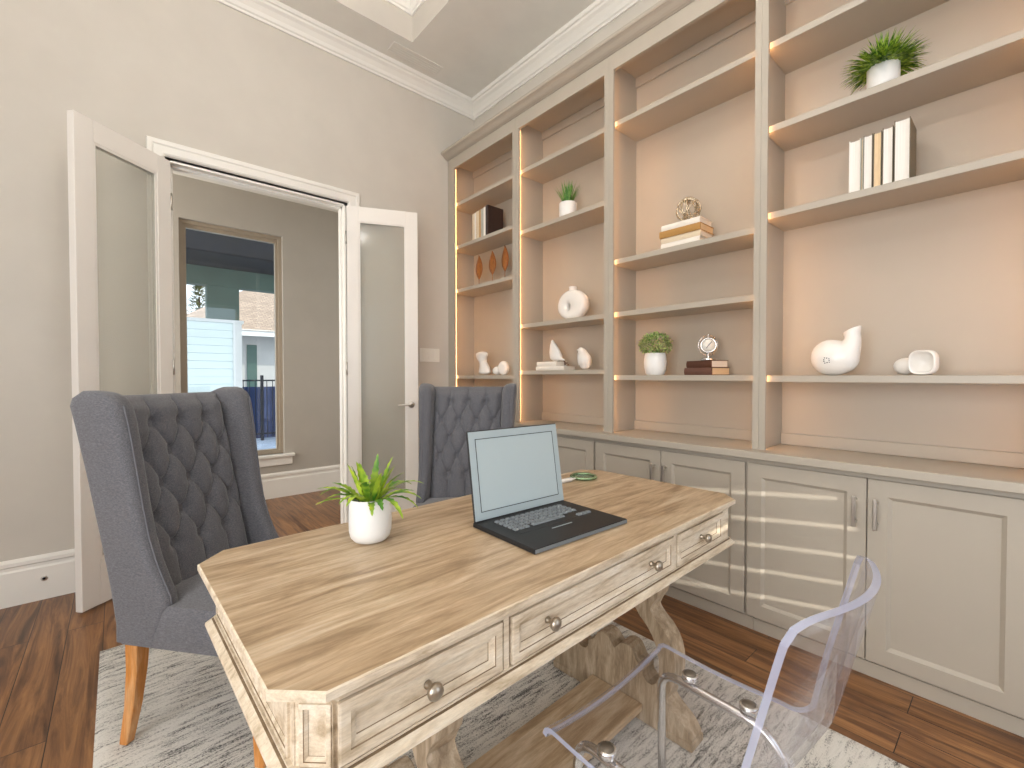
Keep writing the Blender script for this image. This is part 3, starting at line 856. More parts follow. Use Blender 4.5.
# ------------------------------------------------------------------ tufted wing chairs
WCH = {}
def make_wing_chair(label, loc, rz):
    t = thing('wing_chair', label, 'chair', loc, rz, None)
    hw = .262                                     # half width outside
    # local frame: the chair faces -y; rear legs near y = .22
    seat = MB()
    def rrect(x0, x1, y0, y1, z, r=.03, n=5):
        pts = []
        for cx, cy, a0 in ((x1 - r, y0 + r, -90), (x1 - r, y1 - r, 0), (x0 + r, y1 - r, 90), (x0 + r, y0 + r, 180)):
            for i in range(n + 1):
                a = R(a0 + 90 * i / n); pts.append((cx + r * math.cos(a), cy + r * math.sin(a), z))
        return pts
    F, B = -.33, .20
    seat.loft([rrect(-hw + .004, hw - .004, F, B, .335, .02), rrect(-hw, hw, F - .002, B + .004, .345, .022), rrect(-hw, hw, F - .002, B + .006, .455, .022), rrect(-hw + .006, hw - .006, F + .004, B, .472, .03)])
    smooth(seat.build('seat_box', M['fabric'], t, world=False), 50)
    cu = MB()
    zc = lambda x, y: .472 + .022 * max(0, 1 - abs(x / .225) ** 4) * max(0, 1 - abs((y + .10) / .235) ** 4)
    n1, n2 = 18, 18; g = [[cu.bm.verts.new((-(hw - .012) + 2 * (hw - .012) * i / n1, F + .012 + (B - .06 - F) * j / n2, 0)) for i in range(n1 + 1)] for j in range(n2 + 1)]
    for row in g:
        for v_ in row: v_.co.z = zc(v_.co.x, v_.co.y)
    for j in range(n2):
        for i in range(n1): cu.face((g[j][i], g[j][i + 1], g[j + 1][i + 1], g[j + 1][i]), 0, True)
    cu.build('seat_cushion', M['fabric'], t, world=False)
    # raked back: rear shell
    ry = lambda z: .205 + .14 * max(0, (z - .40) / .70) ** 1.05        # rear surface
    iy = lambda z: .112 + .135 * max(0, (z - .45) / .65) ** 1.0       # inner (tufted) surface
    TOP = 1.122
    bk = MB(); rings = []
    for z in [.36, .45, .55, .65, .75, .85, .95, 1.03, 1.088, 1.110, TOP]:
        k = 0 if z < 1.08 else (.012 if z < 1.09 else (.022 if z < 1.12 else .034))
        rings.append(rrect(-hw + .045, hw - .045, iy(z) + .012 + k, ry(z) - k * .6, z, .012 if k < .03 else .008))
    bk.loft(rings)
    smooth(bk.build('backrest', M['fabric'], t, world=False), 50)
    # tufted front
    sp, sv = .107, .104; v0 = 1.025; rows = 5
    tu = MB(); nx_, nz_ = 96, 124; xa, xb, za, zb_ = -.205, .205, .462, 1.108
    def tuft(x, z):
        Uc = x / sp; Vc = (v0 - z) / sv
        p, q_ = Uc + Vc / 2, Uc - Vc / 2
        d1 = abs(math.sin(PI * p)); d2 = abs(math.sin(PI * q_))
        hd = (min(d1, 1) * min(d2, 1)) ** .30
        hv = abs(math.sin(PI * Uc)) ** .34
        if Vc < 0: f = min(1, -Vc / .35); hh = hd * (1 - f) + hv * f
        elif Vc > rows - 1: f = min(1, (Vc - rows + 1) / .35); hh = hd * (1 - f) + hv * f
        else: hh = hd
        # nearest button
        best = 9
        for rr_ in range(rows):
            cz = v0 - rr_ * sv
            for cc in (range(-1, 2) if rr_ % 2 == 0 else (-1.5, -.5, .5, 1.5)):
                dd = math.hypot(x - cc * sp, z - cz); best = min(best, dd)
        e = min(1, min(x - xa, xb - x) / .03) * min(1, (zb_ - z) / .03)
        top = max(0, 1 - (zb_ - z) / .05)
        return (.028 * hh - .020 * math.exp(-(best / .019) ** 2)) * (max(0, e) ** .5 if e > 0 else 0) - .004 - .014 * top ** 2
    G = []
    for j in range(nz_ + 1):
        z = za + (zb_ - za) * j / nz_; row = []
        for i in range(nx_ + 1):
            x = xa + (xb - xa) * i / nx_
            row.append(tu.bm.verts.new((x, iy(z) + .006 - tuft(x, z), z + (.010 if j == nz_ else 0))))
        G.append(row)
    for j in range(nz_):
        for i in range(nx_): tu.face((G[j][i], G[j][i + 1], G[j + 1][i + 1], G[j + 1][i]), 0, True)
    cap_ = [tu.bm.verts.new((v_.co.x, ry(1.1) - .028, 1.1212)) for v_ in G[-1]]
    for i in range(nx_): tu.face((G[-1][i], G[-1][i + 1], cap_[i + 1], cap_[i]), 0, True)
    tuo = tu.build('tufted_panel', M['fabric'], t, world=False)
    bt = None
    for rr_ in range(rows):
        cz = v0 - rr_ * sv
        for cc in (range(-1, 2) if rr_ % 2 == 0 else (-1.5, -.5, .5, 1.5)):
            x = cc * sp; y = iy(cz) + .006 + .020 + .004 - .003
            if bt is None:
                bt = MB().lathe([(.0075, .002), (.0085, -.002), (.0075, -.0055), (.004, -.008), (.0004, -.0088)], (0, 0, 0), 14, axis='y').build('button', M['button'], tuo, world=False); b_ = bt
            else:
                b_ = bt.copy(); C.objects.link(b_); b_.parent = tuo
            b_.location = (x, y, cz)
    # wings: lofted panels, deep at the top, sweeping down into the seat
    for s in (-1, 1):
        wg = MB(); rings = []; edge = []
        prof = [(.345, .060, .046, 0), (.40, .040, .048, 0), (.455, .016, .050, 0), (.476, .006, .052, 0), (.50, .012, .054, .0), (.54, .034, .057, .001), (.60, .062, .060, .003), (.68, .088, .064, .006), (.78, .108, .068, .010),
                (.88, .124, .072, .014), (.97, .138, .076, .019), (1.04, .150, .080, .023), (1.095, .163, .082, .027), (1.120, .180, .076, .028), (1.136, .205, .060, .026), (1.143, .235, .034, .022)]
        for z, yf, th, fl in prof:
            zc_ = min(z, 1.11)
            yb = ry(zc_) + (.004 if z < 1.1 else -.012 - (z - 1.12) * 2.0)
            xo = s * (hw + .004 + fl); xi = s * (hw + .004 + fl - th)
            x0, x1 = sorted((xo, xi))
            ym = (yf + yb) / 2
            if yb - yf < .03: yf, yb = ym - .015, ym + .015
            rings.append(rrect(x0, x1, yf, yb, z, min(th * .42, (yb - yf) * .42), 5))
            if z > .47 and z < 1.1: edge.append((xi - s * .004 + s * th * .5, yf - .001, z))
        wg.loft(rings)
        wo = smooth(wg.build('wing', M['fabric'], t, world=False), 60)
        MB().tube([(x + s * .012, y - .0005, z) for x, y, z in edge], .0028, 6).build('piping', M['piping'], wo, world=False)
        # side rail of the seat continues the wing panel
    for sx in (-1, 1):
        # front leg: straight taper, rear leg: raked back
        for nm, x, y, dx, dy, a, b2 in (('leg', sx * (hw - .043), -.285, sx * .012, -.012, .026, .017), ('leg', sx * (hw - .040), .168, sx * .016, .030, .024, .0145)):
            lg = MB(); rg_ = []
            for k, tt in enumerate((0, .3, .65, 1)):
                z = .345 * (1 - tt) + .0; r2 = a + (b2 - a) * tt; bend = tt * tt
                rg_.append([(x + dx * bend + r2 * cx, y + dy * bend + r2 * cy, z) for cx, cy in ((-1, -1), (1, -1), (1, 1), (-1, 1))])
            lg.loft(rg_, True, True, 0, False)
            bmesh.ops.bevel(lg.bm, geom=lg.bm.edges[:], offset=.003, segments=1, affect='EDGES')
            lg.build(nm, M['oak_leg'], t, 'honey oak leg', world=False)
    return t
# chair 1 : rear near corner on the floor at (-.01,1.89), facing (.70,-.714)
def place_chair(label, rear_corner, face):
    f = Vector((face[0], face[1], 0)).normalized()
    rz = math.atan2(f.y, f.x) + PI / 2
    s = Vector((math.cos(rz), math.sin(rz), 0))       # local +x in world
    # local rear-left corner is (-.305,.20)
    o = Vector((rear_corner[0], rear_corner[1], 0)) + s * .262 + f * .20
    return make_wing_chair(label, (o.x, o.y, RZ), rz)
place_chair('charcoal tufted wing chair nearest the camera, at the left end of the desk', (-.012, 1.895), (.62, -.785))
def copy_chair(src, label, loc, rz):
    r = src.copy(); C.objects.link(r); r.location = loc; r.rotation_euler = (0, 0, rz); r['label'] = label
    for ch in [o for o in list(bpy.data.objects) if o.parent == src]:
        c_ = ch.copy(); C.objects.link(c_); c_.parent = r
        for gch in [o for o in list(bpy.data.objects) if o.parent == ch]:
            d = gch.copy(); C.objects.link(d); d.parent = c_
    return r
src = [o for o in bpy.data.objects if o.name == 'wing_chair'][0]
src['group'] = 'tufted wing chairs'
ch2 = copy_chair(src, 'charcoal tufted wing chair behind the laptop, in front of the corner bookcase', (1.436, 2.066, RZ), R(-45))

# ------------------------------------------------------------------ acrylic chair
ac = thing('acrylic_chair', 'clear moulded acrylic chair on chrome tube legs, tucked in at the front of the desk', 'chair', (.905, .46, 0))
prof = []   # (y, z) centre line from the front lip, back over the seat, up the back
for i in range(7):
    a = R(-70 + 70 * i / 6); prof.append((.648 + .022 * math.cos(a), .452 + .022 * math.sin(a) - .022 + .0))
prof = [(.668, .432), (.664, .444), (.652, .451)]
for i in range(10): prof.append((.64 - i * .031, .4515 - .006 * math.sin(PI * i / 9)))
cy, cz, rr_ = .345, .505, .055
for i in range(1, 10):
    a = R(-90 - 82 * i / 9); prof.append((cy + rr_ * math.cos(a), cz + rr_ * math.sin(a)))
y0, z0 = prof[-1]
for i in range(1, 12):
    t_ = i / 11; prof.append((y0 - .088 * t_ - .0 * t_, z0 + (.868 - z0) * t_))
NT = 26; TH = .011
am = MB(); front = []; back = []
K = len(prof)
for k, (y, z) in enumerate(prof):
    ta = Vector((prof[min(k + 1, K - 1)][0] - prof[max(k - 1, 0)][0], prof[min(k + 1, K - 1)][1] - prof[max(k - 1, 0)][1])).normalized()
    nrm = Vector((ta.y, -ta.x))         # towards the sitter's side when sign chosen below
    if nrm.y < 0 and k < 14: nrm = -nrm
    if k >= 14 and nrm.x < 0: nrm = -nrm
    s_len = k / (K - 1)
    fr_, bk_ = [], []
    backness = max(0, min(1, (z - .47) / .16))
    for i in range(NT + 1):
        tt = -1 + 2 * i / NT
        hw_ = .228 - .024 * backness
        if z > .80: hw_ -= .016 * ((z - .80) / .068) ** 3
        x = .905 - .030 * backness + hw_ * tt
        bow = backness * .052 * (1 - tt * tt)
        sag = (1 - backness) * .016 * (1 - tt * tt)
        if k < 3: sag *= 1.3
        top = 0.0
        if z > .84: top = -.014 * abs(tt) ** 8
        p = Vector((x, y - bow, z - sag + top))
        n3 = Vector((tt * .28 * backness * -1, nrm.x, nrm.y)).normalized()
        fr_.append(am.bm.verts.new(p + n3 * TH / 2)); bk_.append(am.bm.verts.new(p - n3 * TH / 2))
    front.append(fr_); back.append(bk_)
for k in range(K - 1):
    for i in range(NT):
        am.face((front[k][i], front[k][i + 1], front[k + 1][i + 1], front[k + 1][i]), 0, True)
        am.face((back[k][i], back[k + 1][i], back[k + 1][i + 1], back[k][i + 1]), 0, True)
    for i in (0, NT): am.face((front[k][i], front[k + 1][i], back[k + 1][i], back[k][i]), 1, False)
for k in (0, K - 1):
    for i in range(NT): am.face((front[k][i], front[k][i + 1], back[k][i + 1], back[k][i]), 1, False)
am.build('seat_shell', [M['acrylic'], M['acrylic_edge']], ac)
def bez(pts, r=.035, n=6):
    """polyline with rounded corners"""
    out = [Vector(pts[0])]
    for a, b, c_ in zip(pts, pts[1:], pts[2:]):
        a, b, c_ = Vector(a), Vector(b), Vector(c_)
        u_ = (a - b).normalized() * r; w_ = (c_ - b).normalized() * r
        for i in range(n + 1):
            t_ = i / n; out.append((b + u_) * (1 - t_) ** 2 + b * 2 * t_ * (1 - t_) + (b + w_) * t_ ** 2)
    out.append(Vector(pts[-1])); return out
for sx, x in ((-1, .735), (1, 1.068)):
    tb = MB().tube(bez([(x + sx * .015, .625, RZ + .003), (x - sx * 0, .622, .424), (x, .36, .418), (x, .30, .30), (x + sx * .02, .235, RZ + .004)], .05), .0105, 14)
    lo = tb.build('leg_frame', M['chrome'], ac, 'chrome tube leg frame')
    for yy in (.545, .405):
        d = MB().lathe([(.0005, .4385), (.0185, .4385), (.0195, .4395), (.0195, .4500), (.0185, .4515), (.0005, .4515)], (x + sx * .004 , yy, 0), 24)
        d.build('mounting_disc', M['chrome'], lo)
        MB().lathe([(.0005, .4517), (.0150, .4517), (.0150, .4522), (.0005, .4522)], (x + sx * .004, yy, 0), 20).build('disc_cap', mat('cap_grey', srgb(118, 108, 96), .4, .3), lo)
    for yy in (.625, .235):
        pass
MB().tube([(.735, .33, .36), (1.068, .33, .36)], .008, 12).build('cross_bar', M['chrome'], ac, 'chrome cross bar')
# ------------------------------------------------------------------ books
def cov(r, g, b, name): return painted(name, srgb(r, g, b), .55, .06, .1)
CV = {'white': cov(236, 230, 220, 'cover_white'), 'cream': cov(222, 205, 178, 'cover_cream'), 'tan': cov(190, 150, 98, 'cover_tan'), 'brown': cov(86, 50, 34, 'cover_brown'), 'olive': cov(118, 108, 88, 'cover_olive'),
      'grey': cov(176, 176, 168, 'cover_grey'), 'dark': cov(52, 36, 32, 'cover_dark'), 'ochre': cov(176, 132, 70, 'cover_ochre'), 'leather': cov(104, 70, 58, 'cover_leather')}
def standing_book(label, group, y0, y1, x0, d, z, h, cover, pagem, fore=True, lean=0.):
    """upright book; fore=True shows the page edge to the room"""
    t = thing('book', label, 'book', (x0, (y0 + y1) / 2, z + .0005), 0, group)
    c = .0022; z = z + .0005; b = MB()
    b.box(x0, x0 + d, y0, y0 + c, z, z + h); b.box(x0, x0 + d, y1 - c, y1, z, z + h)
    if fore: b.box(x0 + d - c, x0 + d, y0 + c, y1 - c, z, z + h)
    else:
        n = 6; ym = (y0 + y1) / 2; hw = (y1 - y0) / 2
        prof = [(x0 - .004 * math.cos(PI / 2 * (-1 + 2 * i / n)), ym + hw * (-1 + 2 * i / n)) for i in range(n + 1)]
        inner = [(x + .003, ym + (y - ym) * .85) for x, y in reversed(prof)]
        b.prism(prof + inner, z, z + h, 'xy')
    b.build('cover', cover, t)
    p = MB()
    if fore:
        n = 6; ym = (y0 + y1) / 2; hw = (y1 - y0) / 2 - c
        pr_ = [(x0 + .004 + .003 * math.cos(PI / 2 * (-1 + 2 * i / n)), ym + hw * (-1 + 2 * i / n)) for i in range(n + 1)] + [(x0 + d - c, ym + hw), (x0 + d - c, ym - hw)]
        p.prism(pr_, z + .004, z + h - .004, 'xy')
    else: p.box(x0 + .002, x0 + d - .005, y0 + c, y1 - c, z + .004, z + h - .004)
    p.build('pages', pagem, t)
    return t
def lying_book(label, group, x0, x1, y0, y1, z, h, cover, pagem, spine='x'):
    """flat book, spine towards the room"""
    t = thing('book', label, 'book', ((x0 + x1) / 2, (y0 + y1) / 2, z + .0003), 0, group)
    z = z + .0003; c = .0025; b = MB()
    n = 6; zm = z + h / 2
    sp = [(x0 + .004 - .004 * math.cos(PI / 2 * (-1 + 2 * i / n)), zm + h / 2 * (-1 + 2 * i / n)) for i in range(n + 1)]
    poly = sp + [(x1, z + h), (x1, z + h - c), (x0 + .008, z + h - c), (x0 + .008, z + c), (x1, z + c), (x1, z)]
    b.prism([(x, zz) for x, zz in poly], y0, y1, 'xz')
    b.build('cover', cover, t)
    MB().box(x0 + .0085, x1 - .003, y0 + .004, y1 - .004, z + c + .0001, z + h - c - .0001).build('pages', pagem, t)
    return t
Z4 = SHELF[3][2]; G4 = 'upright books in the bay nearest the camera'
standing_book('upright book with broad white pages, leftmost in the white row right of the bay post', G4, .463, .501, 2.335, .15, Z4, .222, CV['white'], M['upage'])
standing_book('very thin beige upright book, second from the left in the white row', G4, .4535, .4625, 2.340, .15, Z4, .222, CV['grey'], M['upage_cream'])
standing_book('upright book with white pages and dark covers, left of the tan-paged one', G4, .4225, .4525, 2.335, .15, Z4, .226, CV['olive'], M['upage'])
standing_book('upright book with tan pages in the middle of the white row', G4, .3935, .4195, 2.335, .15, Z4, .226, CV['olive'], M['upage_tan'])
standing_book('upright book with white pages, right of the tan-paged one', G4, .3575, .3905, 2.335, .15, Z4, .232, CV['olive'], M['upage'])
standing_book('tallest upright book with white pages and olive cover, rightmost in the white row', G4, .3060, .3540, 2.335, .15, Z4, .246, CV['olive'], M['upage'])
Z1 = SHELF[0][1]; G1 = 'upright books in the corner bay'
y = 3.198
for w_, h_, cv, pg, lb in ((.034, .238, 'cream', 'page_tan', 'cream-spined upright book at the left end of the row in the corner bay'),
                       (.020, .240, 'white', 'page', 'slim white-spined book, second in the corner bay row'),
                       (.042, .244, 'cream', 'page_tan', 'thick cream-spined book, third in the corner bay row'),
                       (.028, .246, 'tan', 'page', 'tan-spined book in the middle of the corner bay row'),
                       (.036, .248, 'grey', 'page', 'pale grey-spined book in the corner bay row, right of the tan one'),
                       (.034, .252, 'white', 'page', 'white-spined book beside the dark brown one in the corner bay')):
    standing_book(lb, G1, y - w_, y - .0012, 2.345, .14, Z1, h_, CV[cv], M[pg], False); y -= w_
standing_book('dark brown upright book at the right end of the corner bay row', G1, y - .036, y - .0012, 2.340, .165, Z1, .258, CV['dark'], M['page'], False); y -= .036
Z3 = SHELF[2][1]; GS = 'stacked books under the wire orb'
z = Z3
for h_, cv, pg, x0, x1, y0, y1, lb in ((.036, 'white', 'page', 2.345, 2.49, 1.155, 1.382, 'white book at the bottom of the stack under the wire orb'),
                              (.030, 'cream', 'page', 2.345, 2.49, 1.150, 1.380, 'cream book second from the bottom of the stack under the wire orb'),
                              (.038, 'ochre', 'page_tan', 2.338, 2.50, 1.148, 1.388, 'ochre brown book in the stack under the wire orb'),
                              (.032, 'white', 'page', 2.342, 2.49, 1.152, 1.378, 'white book on top of the stack, directly under the wire orb')):
    lying_book(lb, GS, x0, x1, y0, y1, z, h_, CV[cv], M[pg]); z += h_ + .0006
orb_z = z
Z3d = SHELF[2][3]
t = lying_book('worn brown leather book at the bottom, under the small clock', 'brown books under the clock', 2.390, 2.522, 1.0646, 1.2646, Z3d, .040, CV['leather'], M['page_tan'])
t.rotation_euler = (0, 0, R(-20))
t = lying_book('dark brown book on top of the leather one, carrying the small clock', 'brown books under the clock', 2.394, 2.518, 1.0725, 1.2525, Z3d + .0406, .038, CV['brown'], M['page'])
t.rotation_euler = (0, 0, R(-20))
clock_z = Z3d + .0793
Z2d = SHELF[1][3]
lying_book('wider white book at the bottom under the pointed bird figurine', 'white books under the bird', 2.345, 2.47, 2.125, 2.405, Z2d, .028, CV['white'], M['page'])
lying_book('shorter white book on top, under the pointed bird figurine', 'white books under the bird', 2.350, 2.47, 2.205, 2.400, Z2d + .0286, .034, CV['white'], M['page'])
bird_z = Z2d + .0632

# ------------------------------------------------------------------ ornaments
# silver wire orb
c = Vector((2.40, 1.245, orb_z + .070))
t = thing('wire_orb', 'openwork silver wire orb on top of the stacked books', 'ornament', (c.x, c.y, orb_z))
random.seed(5)
for k in range(9):
    ax = Vector((random.uniform(-1, 1), random.uniform(-1, 1), random.uniform(-.6, .6))).normalized()
    u_ = ax.orthogonal().normalized(); w_ = ax.cross(u_)
    rr2 = .064 - .0012 * (k % 3); off = ax * random.uniform(-.022, .022); r3 = math.sqrt(max(.001, rr2 ** 2 - off.length ** 2))
    MB().tube([c + off + (u_ * math.cos(2 * PI * i / 32) + w_ * math.sin(2 * PI * i / 32)) * r3 for i in range(32)], .0040, 6, closed=True).build('wire_ring', M['silver'], t)
MB().lathe([(.0005, 0), (.022, 0), (.022, .003), (.012, .007), (.0005, .008)], (c.x, c.y, orb_z + .0003), 20).build('foot', M['silver'], t)

# small clock
t = thing('desk_clock', 'small round silver clock on a stem, standing on the brown books', 'clock', (2.415, 1.135, clock_z))
cx, cy = 2.415, 1.135
MB().lathe([(.0005, 0), (.036, 0), (.037, .003), (.037, .010), (.033, .013), (.0005, .013)], (cx, cy, clock_z), 28).build('base', M['chrome'], t)
MB().lathe([(.010, .013), (.006, .020), (.005, .028), (.009, .034), (.006, .040)], (cx, cy, clock_z), 16).build('stem', M['chrome'], t)
ccz = clock_z + .082
ca = R(28)      # turned a little towards the room
cm = Matrix.Translation((cx, cy, ccz)) @ Matrix.Rotation(ca, 4, 'Z')
b = MB().lathe([(.0005, .016), (.038, .016), (.042, .010), (.043, 0), (.042, -.014), (.038, -.017), (.034, -.014)], (0, 0, 0), 32, axis='x', cap=False); b.xf(cm)
cb = b.build('case', M['chrome'], t)
b = MB().lathe([(.0005, -.0125), (.036, -.0125), (.036, -.010), (.0005, -.010)], (0, 0, 0), 28, axis='x'); b.xf(cm); b.build('dial', M['plate'], cb)
b = MB(); b.box(-.0145, -.0130, -.0012, .0012, -.002, .026); b.xf(cm @ Matrix.Rotation(R(40), 4, 'X')); b.build('clock_hand', M['black'], cb)
b = MB(); b.box(-.0145, -.0130, -.0012, .0012, -.002, .020); b.xf(cm @ Matrix.Rotation(R(215), 4, 'X')); b.build('clock_hand', M['black'], cb)
b = MB().tube([(.004, .054 * math.cos(2 * PI * i / 36), .054 * math.sin(2 * PI * i / 36)) for i in range(36)], .0026, 6, closed=True); b.xf(cm @ Matrix.Rotation(R(24), 4, 'Z')); b.build('outer_ring', M['chrome'], t)
MB().lathe([(.0035, -.003), (.0035, .004), (.0065, .009), (.0065, .013), (.003, .019), (.0004, .021)], (cx, cy, ccz + .044), 12).build('finial', M['chrome'], t)

# carved leaves
Zl = SHELF[0][2]
for i, (yy, z0, z1, wl, lb) in enumerate(((3.200, 2.055, 2.268, .050, 'carved brown wooden leaf on a stem, leftmost of the three in the corner bay'),
                                      (3.012, 2.065, 2.268, .050, 'carved brown wooden leaf on a stem, middle of the three in the corner bay'),
                                      (2.846, 2.065, 2.280, .046, 'carved brown wooden leaf on a stem, rightmost of the three in the corner bay'))):
    t = thing('carved_leaf', lb, 'ornament', (2.42, yy, Zl + .0005), 0, 'carved wooden leaves')
    MB().box(2.40, 2.44, yy - .020, yy + .020, Zl + .0005, Zl + .014, .002).build('base', M['leaf_wood'], t)
    MB().tube([(2.42, yy, Zl + .012), (2.42, yy, z0 + .02)], .0028, 8).build('stem', M['leaf_wood'], t)
    lf = MB(); n = 18; rr = []
    for k in range(n + 1):
        tt = k / n; w_ = wl * (math.sin(PI * tt ** .85) ** .9) + .0008; zz = z0 + (z1 - z0) * tt
        th = .007
        rr.append([(2.42 - th * .9, yy, zz), (2.42 - .003, yy + w_ * .5, zz + .006 * math.sin(k * 2.1)), (2.42 + .002, yy + w_, zz), (2.42 + th * .3, yy, zz), (2.42 + .002, yy - w_, zz), (2.42 - .003, yy - w_ * .5, zz + .006 * math.sin(k * 2.1))])
    lf.loft(rr, True, True, 0, True)
    lf.build('leaf_blade', M['leaf_wood'], t)

# abstract bust and twin discs in the corner bay
Zd = SHELF[0][3]
bu = remesh_blob(chain([((2.40, 3.095, Zd + .031), (.042, .072, .028)), ((2.40, 3.098, Zd + .07), (.036, .056, .03)), ((2.40, 3.118, Zd + .115), (.030, .036, .03)), ((2.40, 3.135, Zd + .155), (.036, .060, .03)), ((2.40, 3.135, Zd + .180), (.036, .078, .028))], 8), .004, 4)
tag(bu.build('abstract_bust', M['matte_white']), 'white waisted abstract sculpture on the lowest shelf of the corner bay', 'sculpture')
t = thing('twin_disc_sculpture', 'small white sculpture of two rounded discs, right of the waisted one', 'sculpture', (2.40, 2.87, Zd))
tw = remesh_blob([((2.41, 2.935, Zd + .038), (.034, .050, .036))], .004, 3); tw.build('small_disc', M['matte_white'], t)
MB().lathe([(.0005, -.020), (.030, -.023), (.050, -.020), (.058, -.008), (.058, .008), (.050, .020), (.0005, .020)], (2.385, 2.822, Zd + .0585), 36, axis='x').build('large_disc', M['matte_white'], t)

# ring-shaped vase
Zv = SHELF[1][2]
t = thing('ring_vase', 'white disc-shaped vase with a small hole and short neck', 'vase', (2.41, 2.09, Zv + .0005))
vy, vz = 2.092, Zv + .104; hy, hz = 2.118, Zv + .092
mb = MB(); rings = []; n = 48; m_ = 14
for i in range(n):
    a = 2 * PI * i / n; oy, oz = vy + .128 * math.cos(a), vz + .106 * math.sin(a)
    oz = max(oz, Zv + .0006)
    iy_, iz_ = hy + .013 * math.cos(a), hz + .020 * math.sin(a)
    ring = []
    for j in range(m_):
        b_ = 2 * PI * j / m_; cc = (1 - math.cos(b_)) / 2; dd = math.sin(b_)
        sg = (abs(dd) ** .45) * (1 if dd > 0 else -1)
        ring.append((2.41 + .042 * sg, oy + (iy_ - oy) * cc, oz + (iz_ - oz) * cc))
    rings.append(ring)
mb.loft(rings + [rings[0]], True, False, 0, True)
bmesh.ops.remove_doubles(mb.bm, verts=mb.bm.verts, dist=1e-6)
mb.build('vase_body', M['ceramic'], t)
MB().lathe([(.030, .196), (.028, .206), (.027, .222), (.030, .232), (.026, .232), (.023, .222), (.024, .200)], (2.41, 2.097, Zv), 24, cap=False).build('neck', M['ceramic'], t)

# birds
bb = remesh_blob(chain([((2.41, 2.258, bird_z + .035), (.034, .055, .032)), ((2.41, 2.272, bird_z + .070), (.030, .048, .04)), ((2.41, 2.290, bird_z + .115), (.018, .026, .03)), ((2.41, 2.296, bird_z + .150), (.008, .010, .014))], 8) + chain([((2.41, 2.215, bird_z + .018), (.012, .02, .012)), ((2.41, 2.180, bird_z + .010), (.005, .008, .006))], 5), .0035, 4)
tag(bb.build('bird_figurine', M['matte_white']), 'white pointed bird figurine sitting on two white books', 'figurine')
t = thing('bird_figurine', 'white ribbed bird figurine standing directly on the shelf, right of the white books', 'figurine', (2.38, 1.97, Z2d + .0004))
bb = remesh_blob(chain([((2.38, 1.962, Z2d + .035), (.030, .042, .032)), ((2.38, 1.965, Z2d + .070), (.036, .050, .045)), ((2.38, 1.985, Z2d + .115), (.026, .034, .03)), ((2.38, 1.998, Z2d + .137), (.018, .022, .018))], 8) + chain([((2.38, 2.012, Z2d + .140), .008), ((2.372, 2.030, Z2d + .136), .003)], 4), .0035, 3)
bb.build('body', M['matte_white'], t)
wgm = MB()
for k in range(9):
    yy = 1.932 + k * .0082
    wgm.tube([(2.38 - math.sqrt(max(.0001, 1 - ((yy - 1.965) / .052) ** 2)) * .037 * (1 - .35 * abs(q - .4)), yy + .012 * q, Z2d + .03 + .085 * q) for q in (0, .25, .5, .75, 1)], [.001, .0022, .0022, .0018, .0008], 5)
wgm.build('feather_ribs', M['matte_white'], t)
sp_ = thing('dried_sprig', 'tiny brown dried sprig lying on the white book beside the pointed bird', 'sprig', (2.40, 2.16, Z2d + .029))
mb = MB(); random.seed(3)
for k in range(9):
    p0 = Vector((2.40, 2.165, Z2d + .034)); d = Vector((random.uniform(-.4, .4), random.uniform(-.9, .3), random.uniform(.1, .9))).normalized() * random.uniform(.015, .034)
    mb.tube([p0, p0 + d * .6 + Vector((0, 0, .003)), p0 + d], [.0012, .001, .0008], 5)
    bmesh.ops.create_icosphere(mb.bm, subdivisions=1, radius=.0045, matrix=Matrix.Translation(p0 + d))
mb.build('twigs', cov(96, 66, 48, 'dried_brown'), sp_)

# snail-shaped vase and tipped bowls (bay nearest the camera)
Ze = SHELF[3][3]
t = thing('sculptural_vase', 'glossy white snail-shaped vase with a flared upturned neck', 'vase', (2.39, .55, Ze + .0004))
vb = remesh_blob(chain([((2.39, .572, Ze + .080), (.064, .076, .080)), ((2.39, .552, Ze + .078), (.064, .076, .078)), ((2.39, .522, Ze + .080), (.058, .056, .068)), ((2.39, .498, Ze + .118), (.048, .036, .05)), ((2.39, .491, Ze + .155), (.037, .030, .034)), ((2.39, .494, Ze + .178), (.034, .030, .020))], 10), .0035, 6)
vb.build('vase_body', M['ceramic'], t)
ly, lz = .494, Ze + .186
rm = MB(); rings = []
for r1, r2, dz in ((.034, .029, -.012), (.035, .031, .002), (.036, .032, .012), (.034, .030, .014), (.029, .025, .004), (.024, .020, -.006), (.001, .001, -.010)):
    rings.append([(2.39 + r1 * math.cos(2 * PI * i / 32), ly + r2 * math.sin(2 * PI * i / 32) + dz * .05, lz + dz - .014 * math.sin(2 * PI * i / 32) * (1 if dz > 0 else .3)) for i in range(32)])
rm.loft(rings, True, False); rm.build('vase_rim', M['ceramic'], t)
mk = MB(); random.seed(2)
for k in range(9):
    a = k * 2 * PI / 9 + .3; r_ = .010 + .003 * (k % 2)
    yy, zz = .572 + r_ * math.cos(a), Ze + .066 + r_ * math.sin(a)
    xx = 2.39 - .0625 * math.sqrt(max(0, 1 - ((yy - .572) / .076) ** 2 - ((zz - Ze - .078) / .080) ** 2))
    mk.lathe([(.0003, 0), (.0026, 0), (.0024, -.0012), (.0003, -.0014)], (xx, yy, zz), 7, axis='x')
mk.build('painted_marks', M['dark'], t, 'small dark dotted flower mark')
eg = remesh_blob([((2.432, .322, Ze + .037), (.036, .040, .036))], .0035, 2)
tag(eg.build('ceramic_pebble', M['matte_white']), 'rounded white ceramic pebble left of the tipped bowl', 'ornament')
t = thing('tipped_bowl', 'white rounded-square bowl lying on its side with the hollow facing the room', 'bowl', (2.39, .257, Ze + .0004))
bo = MB(); rings = []
